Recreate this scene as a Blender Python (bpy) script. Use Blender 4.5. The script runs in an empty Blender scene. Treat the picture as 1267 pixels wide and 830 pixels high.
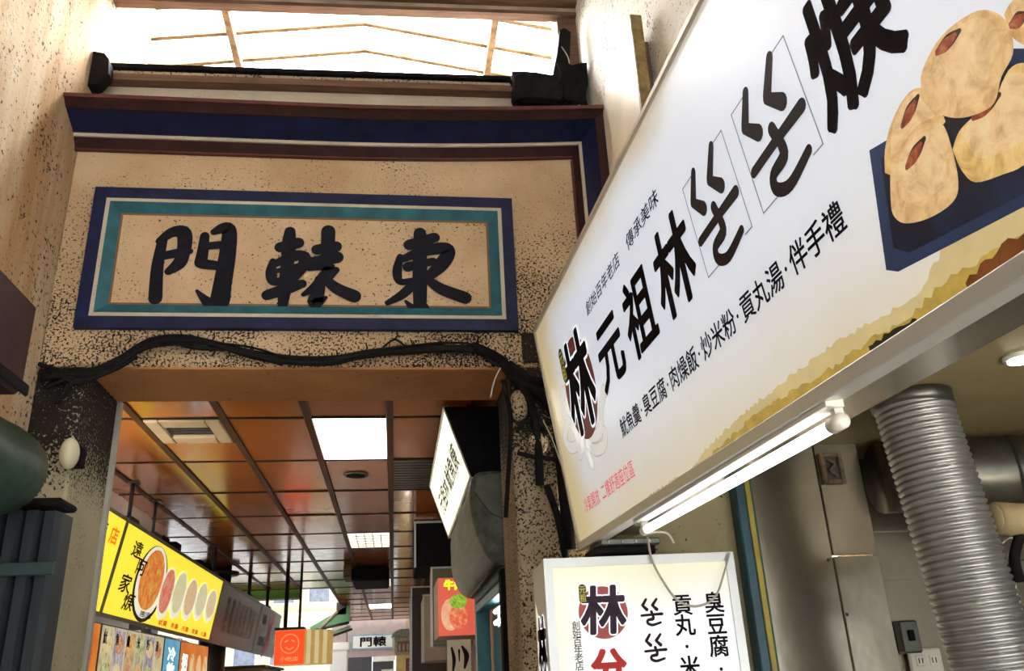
import bpy, bmesh, math, random
from mathutils import Vector, Matrix
random.seed(7)
S = bpy.context.scene
COL = S.collection

# ------------------------------------------------------------------ camera
F, CX, CY = 1049.0, 633.5, 415.0
def _v(px, py): return Vector((px - CX, CY - py, -F))
_Y = _v(487, 850).normalized()                 # the passage runs along +Y
_z = _v(505, -2130); _Z = (_z - _Y * _z.dot(_Y)).normalized()
_X = _Y.cross(_Z)
RW = Matrix((_X, _Y, _Z))                      # world = RW @ cam
EYE = Vector((0, 0, 1.6))
cam_d = bpy.data.cameras.new('camera'); cam = bpy.data.objects.new('camera', cam_d); COL.objects.link(cam)
cam_d.sensor_width = 36; cam_d.lens = F / 1267 * 36; cam_d.clip_start = .02
cam.matrix_world = Matrix.Translation(EYE) @ RW.to_4x4()
S.camera = cam
def ray(px, py): return (RW @ _v(px, py)).normalized()
def at(px, py, x=None, y=None, z=None):
    d = ray(px, py)
    if x is not None: t = (x - EYE.x) / d.x
    elif y is not None: t = (y - EYE.y) / d.y
    else: t = (z - EYE.z) / d.z
    return EYE + d * t

# ------------------------------------------------------------------ world, sun, exposure
w = bpy.data.worlds.new('sky'); S.world = w; w.use_nodes = True
w.node_tree.nodes['Background'].inputs[0].default_value = (.86, .93, 1.0, 1)
w.node_tree.nodes['Background'].inputs[1].default_value = 2.5
sd = bpy.data.lights.new('sun_offscreen', 'SUN'); sd.energy = 215; sd.angle = .02; sd.color = (1, .97, .92)
sun = bpy.data.objects.new('sun_offscreen', sd); COL.objects.link(sun)
sun.rotation_euler = (math.radians(-14), math.radians(6), 0)     # high, a little beyond the gate
S.view_settings.view_transform = 'Standard'; S.view_settings.look = 'None'
S.cycles.sample_clamp_indirect = 0; S.view_settings.exposure = 0.0; S.view_settings.gamma = 1

# ------------------------------------------------------------------ materials
MATS = {}
def _nt(name):
    m = bpy.data.materials.new(name); m.use_nodes = True
    return m, m.node_tree, m.node_tree.nodes['Principled BSDF']
def _set(b, rough, metal, spec=None, coat=0):
    b.inputs['Roughness'].default_value = rough; b.inputs['Metallic'].default_value = metal
    if spec is not None: b.inputs['Specular IOR Level'].default_value = spec
    if coat: b.inputs['Coat Weight'].default_value = coat; b.inputs['Coat Roughness'].default_value = .08
def c4(c): return (c[0], c[1], c[2], 1)
def _noise(nt, scale, detail=4, rough=.6, stretch=None, dist=0):
    n = nt.nodes.new('ShaderNodeTexNoise'); n.inputs['Scale'].default_value = scale
    n.inputs['Detail'].default_value = detail; n.inputs['Roughness'].default_value = rough
    n.inputs['Distortion'].default_value = dist
    t = nt.nodes.new('ShaderNodeTexCoord')
    if stretch:
        mp = nt.nodes.new('ShaderNodeMapping'); mp.inputs['Scale'].default_value = stretch
        nt.links.new(t.outputs['Object'], mp.inputs[0]); nt.links.new(mp.outputs[0], n.inputs[0])
    else: nt.links.new(t.outputs['Object'], n.inputs[0])
    return n
def _ramp(nt, src, stops):
    r = nt.nodes.new('ShaderNodeValToRGB'); nt.links.new(src, r.inputs[0])
    e = r.color_ramp.elements
    while len(e) < len(stops): e.new(.5)
    for el, (p, c) in zip(e, stops): el.position = p; el.color = c4(c) if not isinstance(c, (int, float)) else (c, c, c, 1)
    return r
def _mix(nt, fac, a, b, mode='MIX'):
    m = nt.nodes.new('ShaderNodeMix'); m.data_type = 'RGBA'; m.blend_type = mode
    for s, v_ in ((0, fac), (6, a), (7, b)):
        if hasattr(v_, 'is_output'): nt.links.new(v_, m.inputs[s])
        elif isinstance(v_, (int, float)): m.inputs[s].default_value = v_
        else: m.inputs[s].default_value = c4(v_)
    return m.outputs[2]
def _math(nt, op, a, b=0.0, clamp=False):
    m = nt.nodes.new('ShaderNodeMath'); m.operation = op; m.use_clamp = clamp
    for i, v_ in enumerate((a, b)):
        if hasattr(v_, 'is_output'): nt.links.new(v_, m.inputs[i])
        else: m.inputs[i].default_value = v_
    return m.outputs[0]
def _bump(nt, b, src, strength, dist=.01):
    bp = nt.nodes.new('ShaderNodeBump'); bp.inputs['Strength'].default_value = strength; bp.inputs['Distance'].default_value = dist
    nt.links.new(src, bp.inputs['Height']); nt.links.new(bp.outputs[0], b.inputs['Normal'])
def mat(name, c, rough=.6, metal=0, var=.12, scale=6, spec=None, coat=0, emit=0, bump=0, stretch=None):
    """plain procedural material: colour with soft noise wear"""
    if name in MATS: return MATS[name]
    m, nt, b = _nt(name); _set(b, rough, metal, spec, coat)
    n = _noise(nt, scale, stretch=stretch)
    r = _ramp(nt, n.outputs[0], [(.3, tuple(x * (1 - var) for x in c)), (.7, tuple(min(1, x * (1 + var)) for x in c))])
    nt.links.new(r.outputs[0], b.inputs['Base Color'])
    if emit:
        nt.links.new(r.outputs[0], b.inputs['Emission Color']); b.inputs['Emission Strength'].default_value = emit
    if bump: _bump(nt, b, n.outputs[0], bump)
    MATS[name] = m; return m
def plaster(name, c1, c2, speck=(.02, .016, .012), dens=.5, sc=90, low=None, streak=False, rough=.85):
    """aged roughcast: mottled colour, dark pits (denser towards height low[1] when given)"""
    if name in MATS: return MATS[name]
    m, nt, b = _nt(name); _set(b, rough, 0, .25)
    st = (1, 1, .12) if streak else None
    big = _noise(nt, 2.2 if not streak else 5, 5, .6, st)
    col = _ramp(nt, big.outputs[0], [(.32, c1), (.68, c2)]).outputs[0]
    fine = _noise(nt, sc, 3, .65); patch = _noise(nt, 3.5, 4, .6)
    thr = _math(nt, 'MULTIPLY', _math(nt, 'SUBTRACT', patch.outputs[0], .5), .28)
    v_ = _math(nt, 'ADD', fine.outputs[0], thr)
    if low:
        tc = nt.nodes.new('ShaderNodeTexCoord'); sp = nt.nodes.new('ShaderNodeSeparateXYZ'); nt.links.new(tc.outputs['Object'], sp.inputs[0])
        mr = nt.nodes.new('ShaderNodeMapRange'); nt.links.new(sp.outputs[2], mr.inputs[0])
        mr.inputs[1].default_value = low[0]; mr.inputs[2].default_value = low[1]; mr.inputs[3].default_value = 0; mr.inputs[4].default_value = low[2]
        v_ = _math(nt, 'ADD', v_, mr.outputs[0])
    lo = .72 - .2 * dens
    mask = _ramp(nt, v_, [(lo, 0), (lo + .045, 1)]).outputs[0]
    out = _mix(nt, mask, col, speck)
    nt.links.new(out, b.inputs['Base Color'])
    _bump(nt, b, _math(nt, 'SUBTRACT', fine.outputs[0], _math(nt, 'MULTIPLY', mask, .7)), .55, .012)
    MATS[name] = m; return m
def emitter(name, c, strength, base=None):
    if name in MATS: return MATS[name]
    m, nt, b = _nt(name); _set(b, .4, 0)
    n = _noise(nt, 3); r = _ramp(nt, n.outputs[0], [(.2, tuple(x * .96 for x in c)), (.8, c)])
    b.inputs['Base Color'].default_value = c4(base or c)
    nt.links.new(r.outputs[0], b.inputs['Emission Color']); b.inputs['Emission Strength'].default_value = strength
    MATS[name] = m; return m
def speckle_print(name, cols, scale, emit, rough=.35, stretch=None):
    """printed picture area: several colours broken up by noise"""
    if name in MATS: return MATS[name]
    m, nt, b = _nt(name); _set(b, rough, 0)
    n = _noise(nt, scale, 5, .65, stretch, .6)
    r = _ramp(nt, n.outputs[0], [(.3 + .4 * i / (len(cols) - 1), c) for i, c in enumerate(cols)])
    nt.links.new(r.outputs[0], b.inputs['Base Color']); nt.links.new(r.outputs[0], b.inputs['Emission Color'])
    b.inputs['Emission Strength'].default_value = emit
    MATS[name] = m; return m

TAN1, TAN2 = (.56, .385, .215), (.70, .52, .33)
M_gate = plaster('gate_plaster', (.54, .37, .21), (.70, .52, .33), dens=.52, sc=80, low=(4.35, 3.15, .13))
M_left = plaster('side_plaster', (.40, .235, .105), (.60, .49, .35), (.05, .03, .018), dens=.58, sc=42, streak=True)
M_right = plaster('white_plaster', (.70, .66, .58), (.80, .77, .71), (.10, .075, .055), dens=.52, sc=60)
M_pillar = plaster('pillar_plaster', (.36, .33, .22), (.50, .46, .32), dens=.40, sc=70, low=(2.45, 2.85, .30))
M_pillar_r = plaster('pillar_plaster_sooty', (.36, .28, .18), (.56, .46, .32), dens=1.0, sc=85, low=(2.55, 2.95, .18))
M_black = mat('soot_black', (.009, .008, .008), .8, var=.4, scale=20, bump=.3, spec=.12)
M_navy = mat('navy_paint', (.008, .013, .058), .55, var=.35, scale=9, spec=.25)
M_maroon = mat('maroon_paint', (.036, .013, .012), .6, var=.35, scale=8, spec=.2)
M_red = mat('red_line_paint', (.085, .016, .013), .6, var=.35, scale=12)
M_cream = plaster('cream_line_paint', (.55, .47, .36), (.68, .6, .48), dens=.3, sc=110)
M_teal = mat('teal_paint', (.018, .115, .155), .5, var=.35, scale=7, spec=.3)
M_ink = mat('dark_blue_lettering', (.010, .011, .018), .6, var=.3, scale=15, spec=.1)
M_field = plaster('plaque_plaster', (.55, .38, .22), (.69, .51, .33), dens=.5, sc=60)
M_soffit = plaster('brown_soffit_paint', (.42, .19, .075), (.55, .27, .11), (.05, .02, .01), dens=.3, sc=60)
M_wood = mat('weathered_timber', (.16, .085, .05), .75, var=.4, scale=10, stretch=(.3, 4, 4), bump=.2)
M_alu = mat('aluminium', (.60, .61, .60), .38, .55, var=.06, scale=3)
M_steel = mat('stainless_steel', (.44, .39, .30), .24, .94, var=.14, scale=2.0, stretch=(1, 1, .8), bump=.5)
M_darksteel = mat('dark_steel', (.13, .13, .115), .35, .8, var=.2, scale=4)
M_cable = mat('cable_black', (.009, .009, .009), .7, var=.3, scale=30, spec=.15)
M_white = mat('white_plastic', (.72, .70, .64), .45, var=.06)
M_print = mat('sign_ink_brown', (.018, .008, .008), .6, var=.1, spec=.12)

# ------------------------------------------------------------------ builders
def link(o, parent=None):
    COL.objects.link(o)
    if parent is not None: o.parent = parent
    return o
def tag(o, label=None, cat=None, group=None, kind=None):
    if label: o['label'] = label
    if cat: o['category'] = cat
    if group: o['group'] = group
    if kind: o['kind'] = kind
    return o
def thing(name, label, cat, loc=(0, 0, 0), group=None, mw=None):
    o = bpy.data.objects.new(name, None); o.empty_display_size = .05; COL.objects.link(o)
    if mw is not None: o.matrix_world = mw
    else: o.location = loc
    return tag(o, label, cat, group)
def mesh(name, vs, fs, m, parent=None, smooth=False):
    me = bpy.data.meshes.new(name); me.from_pydata([tuple(v_) for v_ in vs], [], fs); me.update()
    bm = bmesh.new(); bm.from_mesh(me); bmesh.ops.recalc_face_normals(bm, faces=bm.faces)
    if smooth:
        for f_ in bm.faces: f_.smooth = True
    bm.to_mesh(me); bm.free()
    me.materials.append(m)
    o = link(bpy.data.objects.new(name, me), parent)
    if parent is not None: pass
    return o
def local(parent, vs):
    """world points -> coordinates of an unrotated/rotated parent"""
    mw = parent.matrix_basis.copy()
    if parent.parent is not None: mw = parent.parent.matrix_basis @ parent.matrix_parent_inverse @ mw
    inv = mw.inverted()
    return [inv @ Vector(v_) for v_ in vs]
def wmesh(name, vs, fs, m, parent=None, smooth=False):
    """mesh given in world coordinates"""
    return mesh(name, local(parent, vs) if parent is not None else vs, fs, m, parent, smooth)
BOXF = [(0, 1, 2, 3), (7, 6, 5, 4), (0, 4, 5, 1), (1, 5, 6, 2), (2, 6, 7, 3), (3, 7, 4, 0)]
def box(name, a, b, m, parent=None, bev=.004, world=True):
    (x0, y0, z0), (x1, y1, z1) = a, b
    vs = [(x0, y0, z0), (x1, y0, z0), (x1, y1, z0), (x0, y1, z0), (x0, y0, z1), (x1, y0, z1), (x1, y1, z1), (x0, y1, z1)]
    o = (wmesh if world else mesh)(name, vs, BOXF, m, parent)
    if bev:
        bm = bmesh.new(); bm.from_mesh(o.data)
        bmesh.ops.bevel(bm, geom=list(bm.edges), offset=min(bev, abs(x1 - x0) * .4, abs(y1 - y0) * .4, abs(z1 - z0) * .4), segments=1, affect='EDGES')
        bm.to_mesh(o.data); bm.free()
    return o
def rough_box(name, a, b, m, parent, jit=.014):
    o = box(name, a, b, m, parent, 0)
    bm = bmesh.new(); bm.from_mesh(o.data); bmesh.ops.subdivide_edges(bm, edges=list(bm.edges), cuts=3, use_grid_fill=True)
    for v_ in bm.verts: v_.co += Vector((random.uniform(-jit, jit), random.uniform(-jit, 0), random.uniform(-jit, jit)))
    bm.to_mesh(o.data); bm.free(); return o
def prism(name, poly, axis, a, b, m, parent=None, smooth=False):
    """polygon extruded along a world axis. poly holds the two other coordinates in xyz order"""
    def mk(p, t):
        return {'x': (t, p[0], p[1]), 'y': (p[0], t, p[1]), 'z': (p[0], p[1], t)}[axis]
    n = len(poly); vs = [mk(p, a) for p in poly] + [mk(p, b) for p in poly]
    fs = [tuple(range(n)), tuple(range(2 * n - 1, n - 1, -1))] + [(i, (i + 1) % n, n + (i + 1) % n, n + i) for i in range(n)]
    return wmesh(name, vs, fs, m, parent, smooth)
def smooth_path(pts, k=6):
    P = [Vector(p) for p in pts]
    if len(P) < 3: return P
    out = []
    for i in range(len(P) - 1):
        p0, p1, p2, p3 = P[max(i - 1, 0)], P[i], P[i + 1], P[min(i + 2, len(P) - 1)]
        for j in range(k):
            t = j / k
            out.append(.5 * ((2 * p1) + (p2 - p0) * t + (2 * p0 - 5 * p1 + 4 * p2 - p3) * t * t + (3 * p1 - p0 - 3 * p2 + p3) * t ** 3))
    out.append(P[-1]); return out
def tube(name, pts, r, m, parent=None, seg=8, k=6, cap=True, radii=None, curve=True):
    P = smooth_path(pts, k) if curve else [Vector(p) for p in pts]
    vs, fs = [], []
    prev = None
    for i, p in enumerate(P):
        t = (P[min(i + 1, len(P) - 1)] - P[max(i - 1, 0)]).normalized()
        if prev is None:
            a = t.orthogonal().normalized()
        else:
            a = (prev - t * prev.dot(t)).normalized()
        prev = a; b = t.cross(a)
        rr = radii[i] if radii else r
        for s in range(seg):
            th = 2 * math.pi * s / seg
            vs.append(p + (a * math.cos(th) + b * math.sin(th)) * rr)
    for i in range(len(P) - 1):
        for s in range(seg):
            s2 = (s + 1) % seg
            fs.append((i * seg + s, i * seg + s2, (i + 1) * seg + s2, (i + 1) * seg + s))
    if cap: fs += [tuple(range(seg)), tuple(range(len(vs) - 1, len(vs) - seg - 1, -1))]
    o = wmesh(name, vs, fs, m, parent, True)
    return o
def rod(name, a, b, r, m, parent=None, seg=10): return tube(name, [a, b], r, m, parent, seg, curve=False)
def ellipsoid(name, c, rx, ry, rz, m, parent=None, seg=16, rings=10):
    vs, fs = [], []
    for i in range(rings + 1):
        ph = math.pi * i / rings
        for s in range(seg):
            th = 2 * math.pi * s / seg
            vs.append((c[0] + rx * math.sin(ph) * math.cos(th), c[1] + ry * math.sin(ph) * math.sin(th), c[2] + rz * math.cos(ph)))
    for i in range(rings):
        for s in range(seg):
            fs.append((i * seg + s, i * seg + (s + 1) % seg, (i + 1) * seg + (s + 1) % seg, (i + 1) * seg + s))
    return wmesh(name, vs, fs, m, parent, True)
def disc_poly(cx, cy, rx, ry, n=28, rot=0, a0=0, a1=2 * math.pi):
    out = []
    for i in range(n):
        t = a0 + (a1 - a0) * i / n
        x, y = rx * math.cos(t), ry * math.sin(t)
        out.append((cx + x * math.cos(rot) - y * math.sin(rot), cy + x * math.sin(rot) + y * math.cos(rot)))
    return out
# ---- flat prints: everything below lives in a sign's own frame: x right, y up, z out of the face
def flat(name, polys, zz, m, parent, thick=0):
    vs, fs = [], []
    for poly in polys:
        n0 = len(vs); vs += [(p[0], p[1], zz) for p in poly]; fs.append(tuple(range(n0, n0 + len(poly))))
    me = bpy.data.meshes.new(name); me.from_pydata(vs, [], fs); me.update()
    bm = bmesh.new(); bm.from_mesh(me); bmesh.ops.triangulate(bm, faces=bm.faces)
    for f_ in bm.faces:
        if f_.normal.z < 0: f_.normal_flip()
    if thick:
        g = bmesh.ops.extrude_face_region(bm, geom=list(bm.faces))
        bmesh.ops.translate(bm, verts=[e for e in g['geom'] if isinstance(e, bmesh.types.BMVert)], vec=(0, 0, thick))
    bm.to_mesh(me); bm.free(); me.materials.append(m)
    return link(bpy.data.objects.new(name, me), parent)
def stroke_poly(st, k=5):
    """brush stroke: list of (x, y, width) -> outline polygon with round ends"""
    P = smooth_path([(a, b, c) for a, b, c in st], k)
    L, Rr = [], []
    n = len(P)
    for i, p in enumerate(P):
        t = P[min(i + 1, n - 1)] - P[max(i - 1, 0)]; t = Vector((t.x, t.y)).normalized(); nn = Vector((-t.y, t.x)); h = p.z / 2
        L.append((p.x + nn.x * h, p.y + nn.y * h)); Rr.append((p.x - nn.x * h, p.y - nn.y * h))
    def cap(p, t, h):
        b = math.atan2(t.y, t.x)
        return [(p.x + h * math.cos(b + a), p.y + h * math.sin(b + a)) for a in (math.pi / 3, math.pi / 6, 0, -math.pi / 6, -math.pi / 3)]
    e = (P[-1] - P[-2]); s = (P[0] - P[1])
    # quads + caps (robust where strokes curl)
    polys = [[L[i], L[i + 1], Rr[i + 1], Rr[i]] for i in range(n - 1)]
    polys.append([L[-1]] + cap(P[-1], Vector((e.x, e.y)), P[-1].z / 2) + [Rr[-1]])
    polys.append([Rr[0]] + cap(P[0], Vector((s.x, s.y)), P[0].z / 2) + [L[0]])
    return polys
GLY = {}
def glyph_mesh(c):
    if c not in GLY:
        cu = bpy.data.curves.new('glyph', 'FONT'); cu.body = c; cu.size = 1; cu.resolution_u = 3
        o = bpy.data.objects.new('glyph', cu); COL.objects.link(o)
        me = bpy.data.meshes.new_from_object(o.evaluated_get(bpy.context.evaluated_depsgraph_get()))
        GLY[c] = ([(v_.co.x, v_.co.y) for v_ in me.vertices], [tuple(p.vertices) for p in me.polygons])
        bpy.data.objects.remove(o); bpy.data.curves.remove(cu); bpy.data.meshes.remove(me)
    return GLY[c]
def text(name, body, x0, x1, y0, y1, m, parent, zz=.0015, bold=0, shear=0, spread=None, vertical=False, fit=True):
    """lettering fitted into the rectangle x0..x1, y0..y1 of the parent's face"""
    cells = []
    n = len(body)
    vs, fs = [], []
    if vertical:
        ch = (y1 - y0) / n
        cells = [(c, x0, x1, y1 - (i + 1) * ch, y1 - i * ch) for i, c in enumerate(body)]
    else:
        wts = [(.5 if c in ' ·' else 1) for c in body] if spread is None else spread
        tot = sum(wts); u = x0
        for c, wt in zip(body, wts):
            d = (x1 - x0) * wt / tot; cells.append((c, u, u + d, y0, y1)); u += d
    for c, a, b, lo, hi in cells:
        if c == ' ': continue
        gv, gf = glyph_mesh(c)
        adv = 1.0 if ord(c) > 0x2000 else .62
        offs = [(0, 0)]
        if bold: offs += [(bold * math.cos(k * math.pi / 4), bold * math.sin(k * math.pi / 4)) for k in range(0, 8, 1 if bold > .012 else 2)]
        if bold > .02: offs += [(bold * math.cos((k + .5) * math.pi / 4), bold * math.sin((k + .5) * math.pi / 4)) for k in range(8)]
        for dx, dy in offs:
            n0 = len(vs)
            for vx, vy in gv:
                px = (vx + dx) / adv; py = vy + dy + .12
                if c == '·': px = .5 + (vx - .155 + dx) * (hi - lo) / (b - a)
                vs.append((a + (b - a) * px + shear * (py - .5) * (hi - lo), lo + (hi - lo) * py, zz))
            fs += [tuple(i + n0 for i in p) for p in gf]
    me = bpy.data.meshes.new(name); me.from_pydata(vs, [], fs); me.update(); me.materials.append(m)
    return link(bpy.data.objects.new(name, me), parent)
def frame_matrix(o, xa, ya, za):
    return Matrix(((xa[0], ya[0], za[0], o[0]), (xa[1], ya[1], za[1], o[1]), (xa[2], ya[2], za[2], o[2]), (0, 0, 0, 1)))
class Face:
    """a plane in the place with its own right/up axes; uv() turns a pixel into its coordinates"""
    def __init__(s, o, xa, ya): s.o = Vector(o); s.x = Vector(xa).normalized(); s.y = Vector(ya).normalized(); s.n = s.x.cross(s.y)
    def m(s): return frame_matrix(s.o, s.x, s.y, s.n)
    def uv(s, px, py):
        d = ray(px, py); t = (s.o - EYE).dot(s.n) / d.dot(s.n); q = EYE + d * t - s.o
        return (q.dot(s.x), q.dot(s.y))

# ================================================================== THE SETTING
XL, XR, YG, YB = -1.754, 1.19, 4.2, 4.75        # side walls, front and back of the gate
ZL = 3.15                                       # underside of the gate beam
ZC = 3.38                                       # passage ceiling
M_conc = plaster('concrete', (.30, .28, .25), (.40, .37, .33), dens=.25, sc=40)
tag(box('floor', (-7, -9, -.1), (6, 34, 0), M_conc, bev=0), kind='structure')
tag(box('wall_left', (XL - .3, -1.5, 0), (XL, 5.1, 6.6), M_left, bev=0), kind='structure')
tag(box('wall_right', (XR, .2, 2.75), (XR + .3, 5.1, 6.6), M_right, bev=0), kind='structure')
tag(box('ceiling', (XL - .3, -.6, 6.5), (XR + .6, 4.9, 6.6), M_right, bev=0), kind='structure')

tag(box('sun_blocker_rear', (-7.2, -9.2, 6.5), (6.2, -.55, 6.6), M_right, bev=0), kind='structure')  # unseen slab added behind the camera to block the sun
tag(box('sun_blocker_bay', (-18, 16.9, 7.0), (1.0, 40, 7.1), M_right, bev=0), kind='structure')  # opaque slab added over the left bay to keep direct sun out

# gate wall: pillars, beam, field
g = thing('wall_gate', None, None); tag(g, kind='structure')
def gpart(name, a, b, m, bev=.006): return box(name, a, b, m, g, bev)
gpart('beam_wall', (XL, YG, ZL), (1.25, YB, 4.62), M_gate, .012)
gpart('upper_wall', (XL, 4.37, 4.60), (1.25, 4.5, 5.06), M_cream)
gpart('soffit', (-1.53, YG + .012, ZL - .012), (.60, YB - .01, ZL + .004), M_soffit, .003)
gpart('pillar', (XL, YG + .003, 0), (-1.53, YB, ZL), M_pillar, .014)
gpart('pillar', (.60, YG + .003, 0), (.83, YB, ZL), M_pillar_r, .014)
gpart('recess_wall', (.83, 4.48, 0), (1.3, YB, ZL), M_pillar_r, 0)
gpart('corner_block', (.672, YG - .012, 3.17), (1.0, YG + .05, 3.345), M_pillar_r, .008)
gpart('door_channel', (-1.56, YB + .002, 0), (-1.515, YB + .05, ZL), mat('grey_channel', (.42, .42, .38), .5), .004)

# cornice moulding: profile steps out and up from the wall face, turning down on the right
PR = [(4.20, 4.418, 1.037), (4.15, 4.471, 1.072), (4.138, 4.491, 1.090), (4.0, 4.544, 1.146), (3.955, 4.577, 1.215)]
PM = [M_maroon, M_cream, M_navy, M_maroon]
co = thing('trim_1', None, None); tag(co, kind='structure')
def rise(x): t = max(0, (x + .5) / 1.7); return .075 * t * t
NX = 14
for i in range(4):
    (ya, za, xa), (yb, zb, xb) = PR[i], PR[i + 1]
    vs, fs = [], []
    for k in range(NX + 1):
        t = k / NX
        for (yy, zz, xe) in ((ya, za, xa), (ya - .012, za, xa), (yb, zb, xb), (4.3, zb + .004, xb), (4.3, za, xa)):
            x = XL + (xe - XL) * t
            vs.append((x, yy, zz + rise(x)))
    n = 5
    for k in range(NX):
        for j in range(n): fs.append((k * n + j, k * n + (j + 1) % n, (k + 1) * n + (j + 1) % n, (k + 1) * n + j))
    fs += [tuple(range(n)), tuple(range(NX * n, NX * n + n))]
    wmesh('cornice_band', vs, fs, PM[i], co)
    # the same band turned down the right-hand side
    top = lambda x, z: z + rise(x)
    vs = []
    for zl in (None, 2.9):
        for (yy, zz, xe) in ((ya, za, xa), (ya - .012, za, xa), (yb, zb, xb), (4.3, zb + .004, xb), (4.3, za, xa)):
            vs.append((xe, yy, top(xe, zz) if zl is None else zl))
    fs = [(j, (j + 1) % n, n + (j + 1) % n, n + j) for j in range(n)] + [tuple(range(n)), tuple(range(n, 2 * n))]
    wmesh('cornice_band', vs, fs, PM[i], co)
vs = []
prism('cornice_lip', [(3.935, 4.577), (3.935, 4.60), (4.37, 4.63), (4.37, 4.577)], 'x', XL, -.45, M_red, co)
vs, fs = [], []
for k in range(NX + 1):
    x = -.45 + (1.235 + .45) * k / NX
    for yy, zz in ((3.935, 4.577), (3.935, 4.60), (4.37, 4.63), (4.37, 4.577)): vs.append((x, yy, zz + rise(x)))
for k in range(NX):
    for j in range(4): fs.append((k * 4 + j, k * 4 + (j + 1) % 4, k * 4 + 4 + (j + 1) % 4, k * 4 + 4 + j))
fs += [(0, 1, 2, 3), tuple(range(NX * 4, NX * 4 + 4))]
wmesh('cornice_lip', vs, fs, M_red, co)
for sg in (0,):   # thin red line along the lower inner edge
    vs, fs = [], []
    for k in range(NX + 1):
        x = XL + (1.037 - XL) * k / NX
        for yy, zz in ((4.2, 4.408), (4.178, 4.408), (4.178, 4.419), (4.2, 4.419)): vs.append((x, yy, zz + rise(x)))
    for k in range(NX):
        for j in range(4): fs.append((k * 4 + j, k * 4 + (j + 1) % 4, k * 4 + 4 + (j + 1) % 4, k * 4 + 4 + j))
    fs += [(0, 1, 2, 3), tuple(range(NX * 4, NX * 4 + 4))]
    wmesh('red_line', vs, fs, M_red, co)
    box('red_line', (1.027, 4.178, 2.9), (1.038, 4.2, 4.45), M_red, co, 0)

# clerestory opening over the gate: sill bars, lintel, jambs (they climb a little to the right)
cl = thing('trim_2', None, None); tag(cl, kind='structure')
def bar(name, y0, y1, z0, z1, m, tilt=.018, x0=XL, x1=XR):
    vs = []
    for x in (x0, x1):
        dz = tilt * (x - XL)
        vs += [(x, y0, z0 + dz), (x, y1, z0 + dz), (x, y1, z1 + dz), (x, y0, z1 + dz)]
    return wmesh(name, vs, [(0, 1, 2, 3), (7, 6, 5, 4), (0, 4, 5, 1), (1, 5, 6, 2), (2, 6, 7, 3), (3, 7, 4, 0)], m, cl)
M_spk = plaster('speckled_strip', (.42, .33, .23), (.56, .46, .34), dens=.85, sc=80)
bar('ledge', 4.30, 4.5, 4.985, 5.03, M_wood)
bar('sill_strip', 4.345, 4.5, 5.03, 5.085, M_spk)
bar('sill_bar', 4.325, 4.5, 5.095, 5.125, M_black)
bar('lintel', 4.36, 4.42, 5.655, 6.0, mat('lintel_paint', (.42, .34, .25), .8, var=.25), .03)
bar('lintel_lip', 4.30, 4.36, 5.70, 5.75, M_wood, .03)
bar('lintel_lip', 4.35, 4.42, 5.632, 5.66, M_wood, .03)
box('jamb', (1.06, 4.38, 5.1), (1.20, 4.62, 5.75), M_wood, cl)
gpart('upper_wall', (XL, 4.38, 5.80), (1.25, 4.44, 6.52), M_right)

# translucent gabled roof behind the clerestory
m_, nt_, b_ = _nt('translucent_roof_sheet'); MATS['translucent_roof_sheet'] = m_
out = nt_.nodes['Material Output']; tr = nt_.nodes.new('ShaderNodeBsdfTranslucent')
n_ = _noise(nt_, 1.5); r_ = _ramp(nt_, n_.outputs[0], [(.3, (.82, .86, .88)), (.7, (.92, .94, .95))])
nt_.links.new(r_.outputs[0], tr.inputs[0]); nt_.links.new(tr.outputs[0], out.inputs[0]); nt_.nodes.remove(b_)
rf = thing('translucent_roof', 'bright white translucent gabled roof sheeting seen above the gate', 'roof', (-.3, 7, 6.4))
for sx in (-1, 1):
    xe = -.3 + sx * 3.6
    vs = [(-.3, 4.8, 7.3), (xe, 4.8, 6.72), (xe, 10.2, 6.72), (-.3, 10.2, 7.3)]
    wmesh('roof_sheet', vs, [(0, 1, 2, 3)], m_, rf)
    for k in range(14):
        y = 5.1 + k * .36
        vs = [(-.3, y, 7.22), (xe, y, 6.64), (xe, y + .045, 6.64), (-.3, y + .045, 7.22)]
        vs += [(a, b, c + .06) for a, b, c in vs]
        wmesh('rafter', vs, BOXF, mat('brown_batten', (.10, .06, .03), .8, var=.5, scale=9, spec=.1), rf)
    for xx in (1.15, 2.4):
        x = -.3 + sx * xx; z = 7.3 - .58 * xx / 3.6
        box('purlin', (x - .03, 4.8, z - .17), (x + .03, 10.2, z - .075), MATS['brown_batten'], rf, .004)
box('gable_wall', (-4.2, 10.2, 3.6), (3.6, 10.35, 7.3), M_right, rf, 0)

# ------------------------------------------------------------------ the passage behind
pc = thing('ceiling_passage', None, None); tag(pc, kind='structure')
m_, nt_, b_ = _nt('lacquered_ceiling_board'); MATS['lacquered_ceiling_board'] = m_
_set(b_, .2, 0, .65)
n_ = _noise(nt_, .8, 4); oi = nt_.nodes.new('ShaderNodeObjectInfo')
r_ = _ramp(nt_, _math(nt_, 'ADD', _math(nt_, 'MULTIPLY', n_.outputs[0], .6), _math(nt_, 'MULTIPLY', oi.outputs['Random'], .4)), [(.25, (.36, .105, .026)), (.55, (.46, .155, .032)), (.8, (.40, .105, .03))])
nt_.links.new(r_.outputs[0], b_.inputs['Base Color'])
n2 = _noise(nt_, 2.5, 2); _bump(nt_, b_, n2.outputs[0], .05, .02)
n3 = _noise(nt_, 5, 3); rr = _ramp(nt_, n3.outputs[0], [(.3, .10), (.7, .20)]); nt_.links.new(rr.outputs[0], b_.inputs['Roughness'])
M_tile = m_
M_run = mat('ceiling_runner_brown', (.075, .03, .016), .5, var=.2, scale=4, spec=.2)
PX, PY, X0, Y0 = .5695, 1.22, -.0385, 5.86
NR = 17
XS = [X0 + PX * k for k in range(-8, 3)]       # seam lines across the passage
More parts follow.
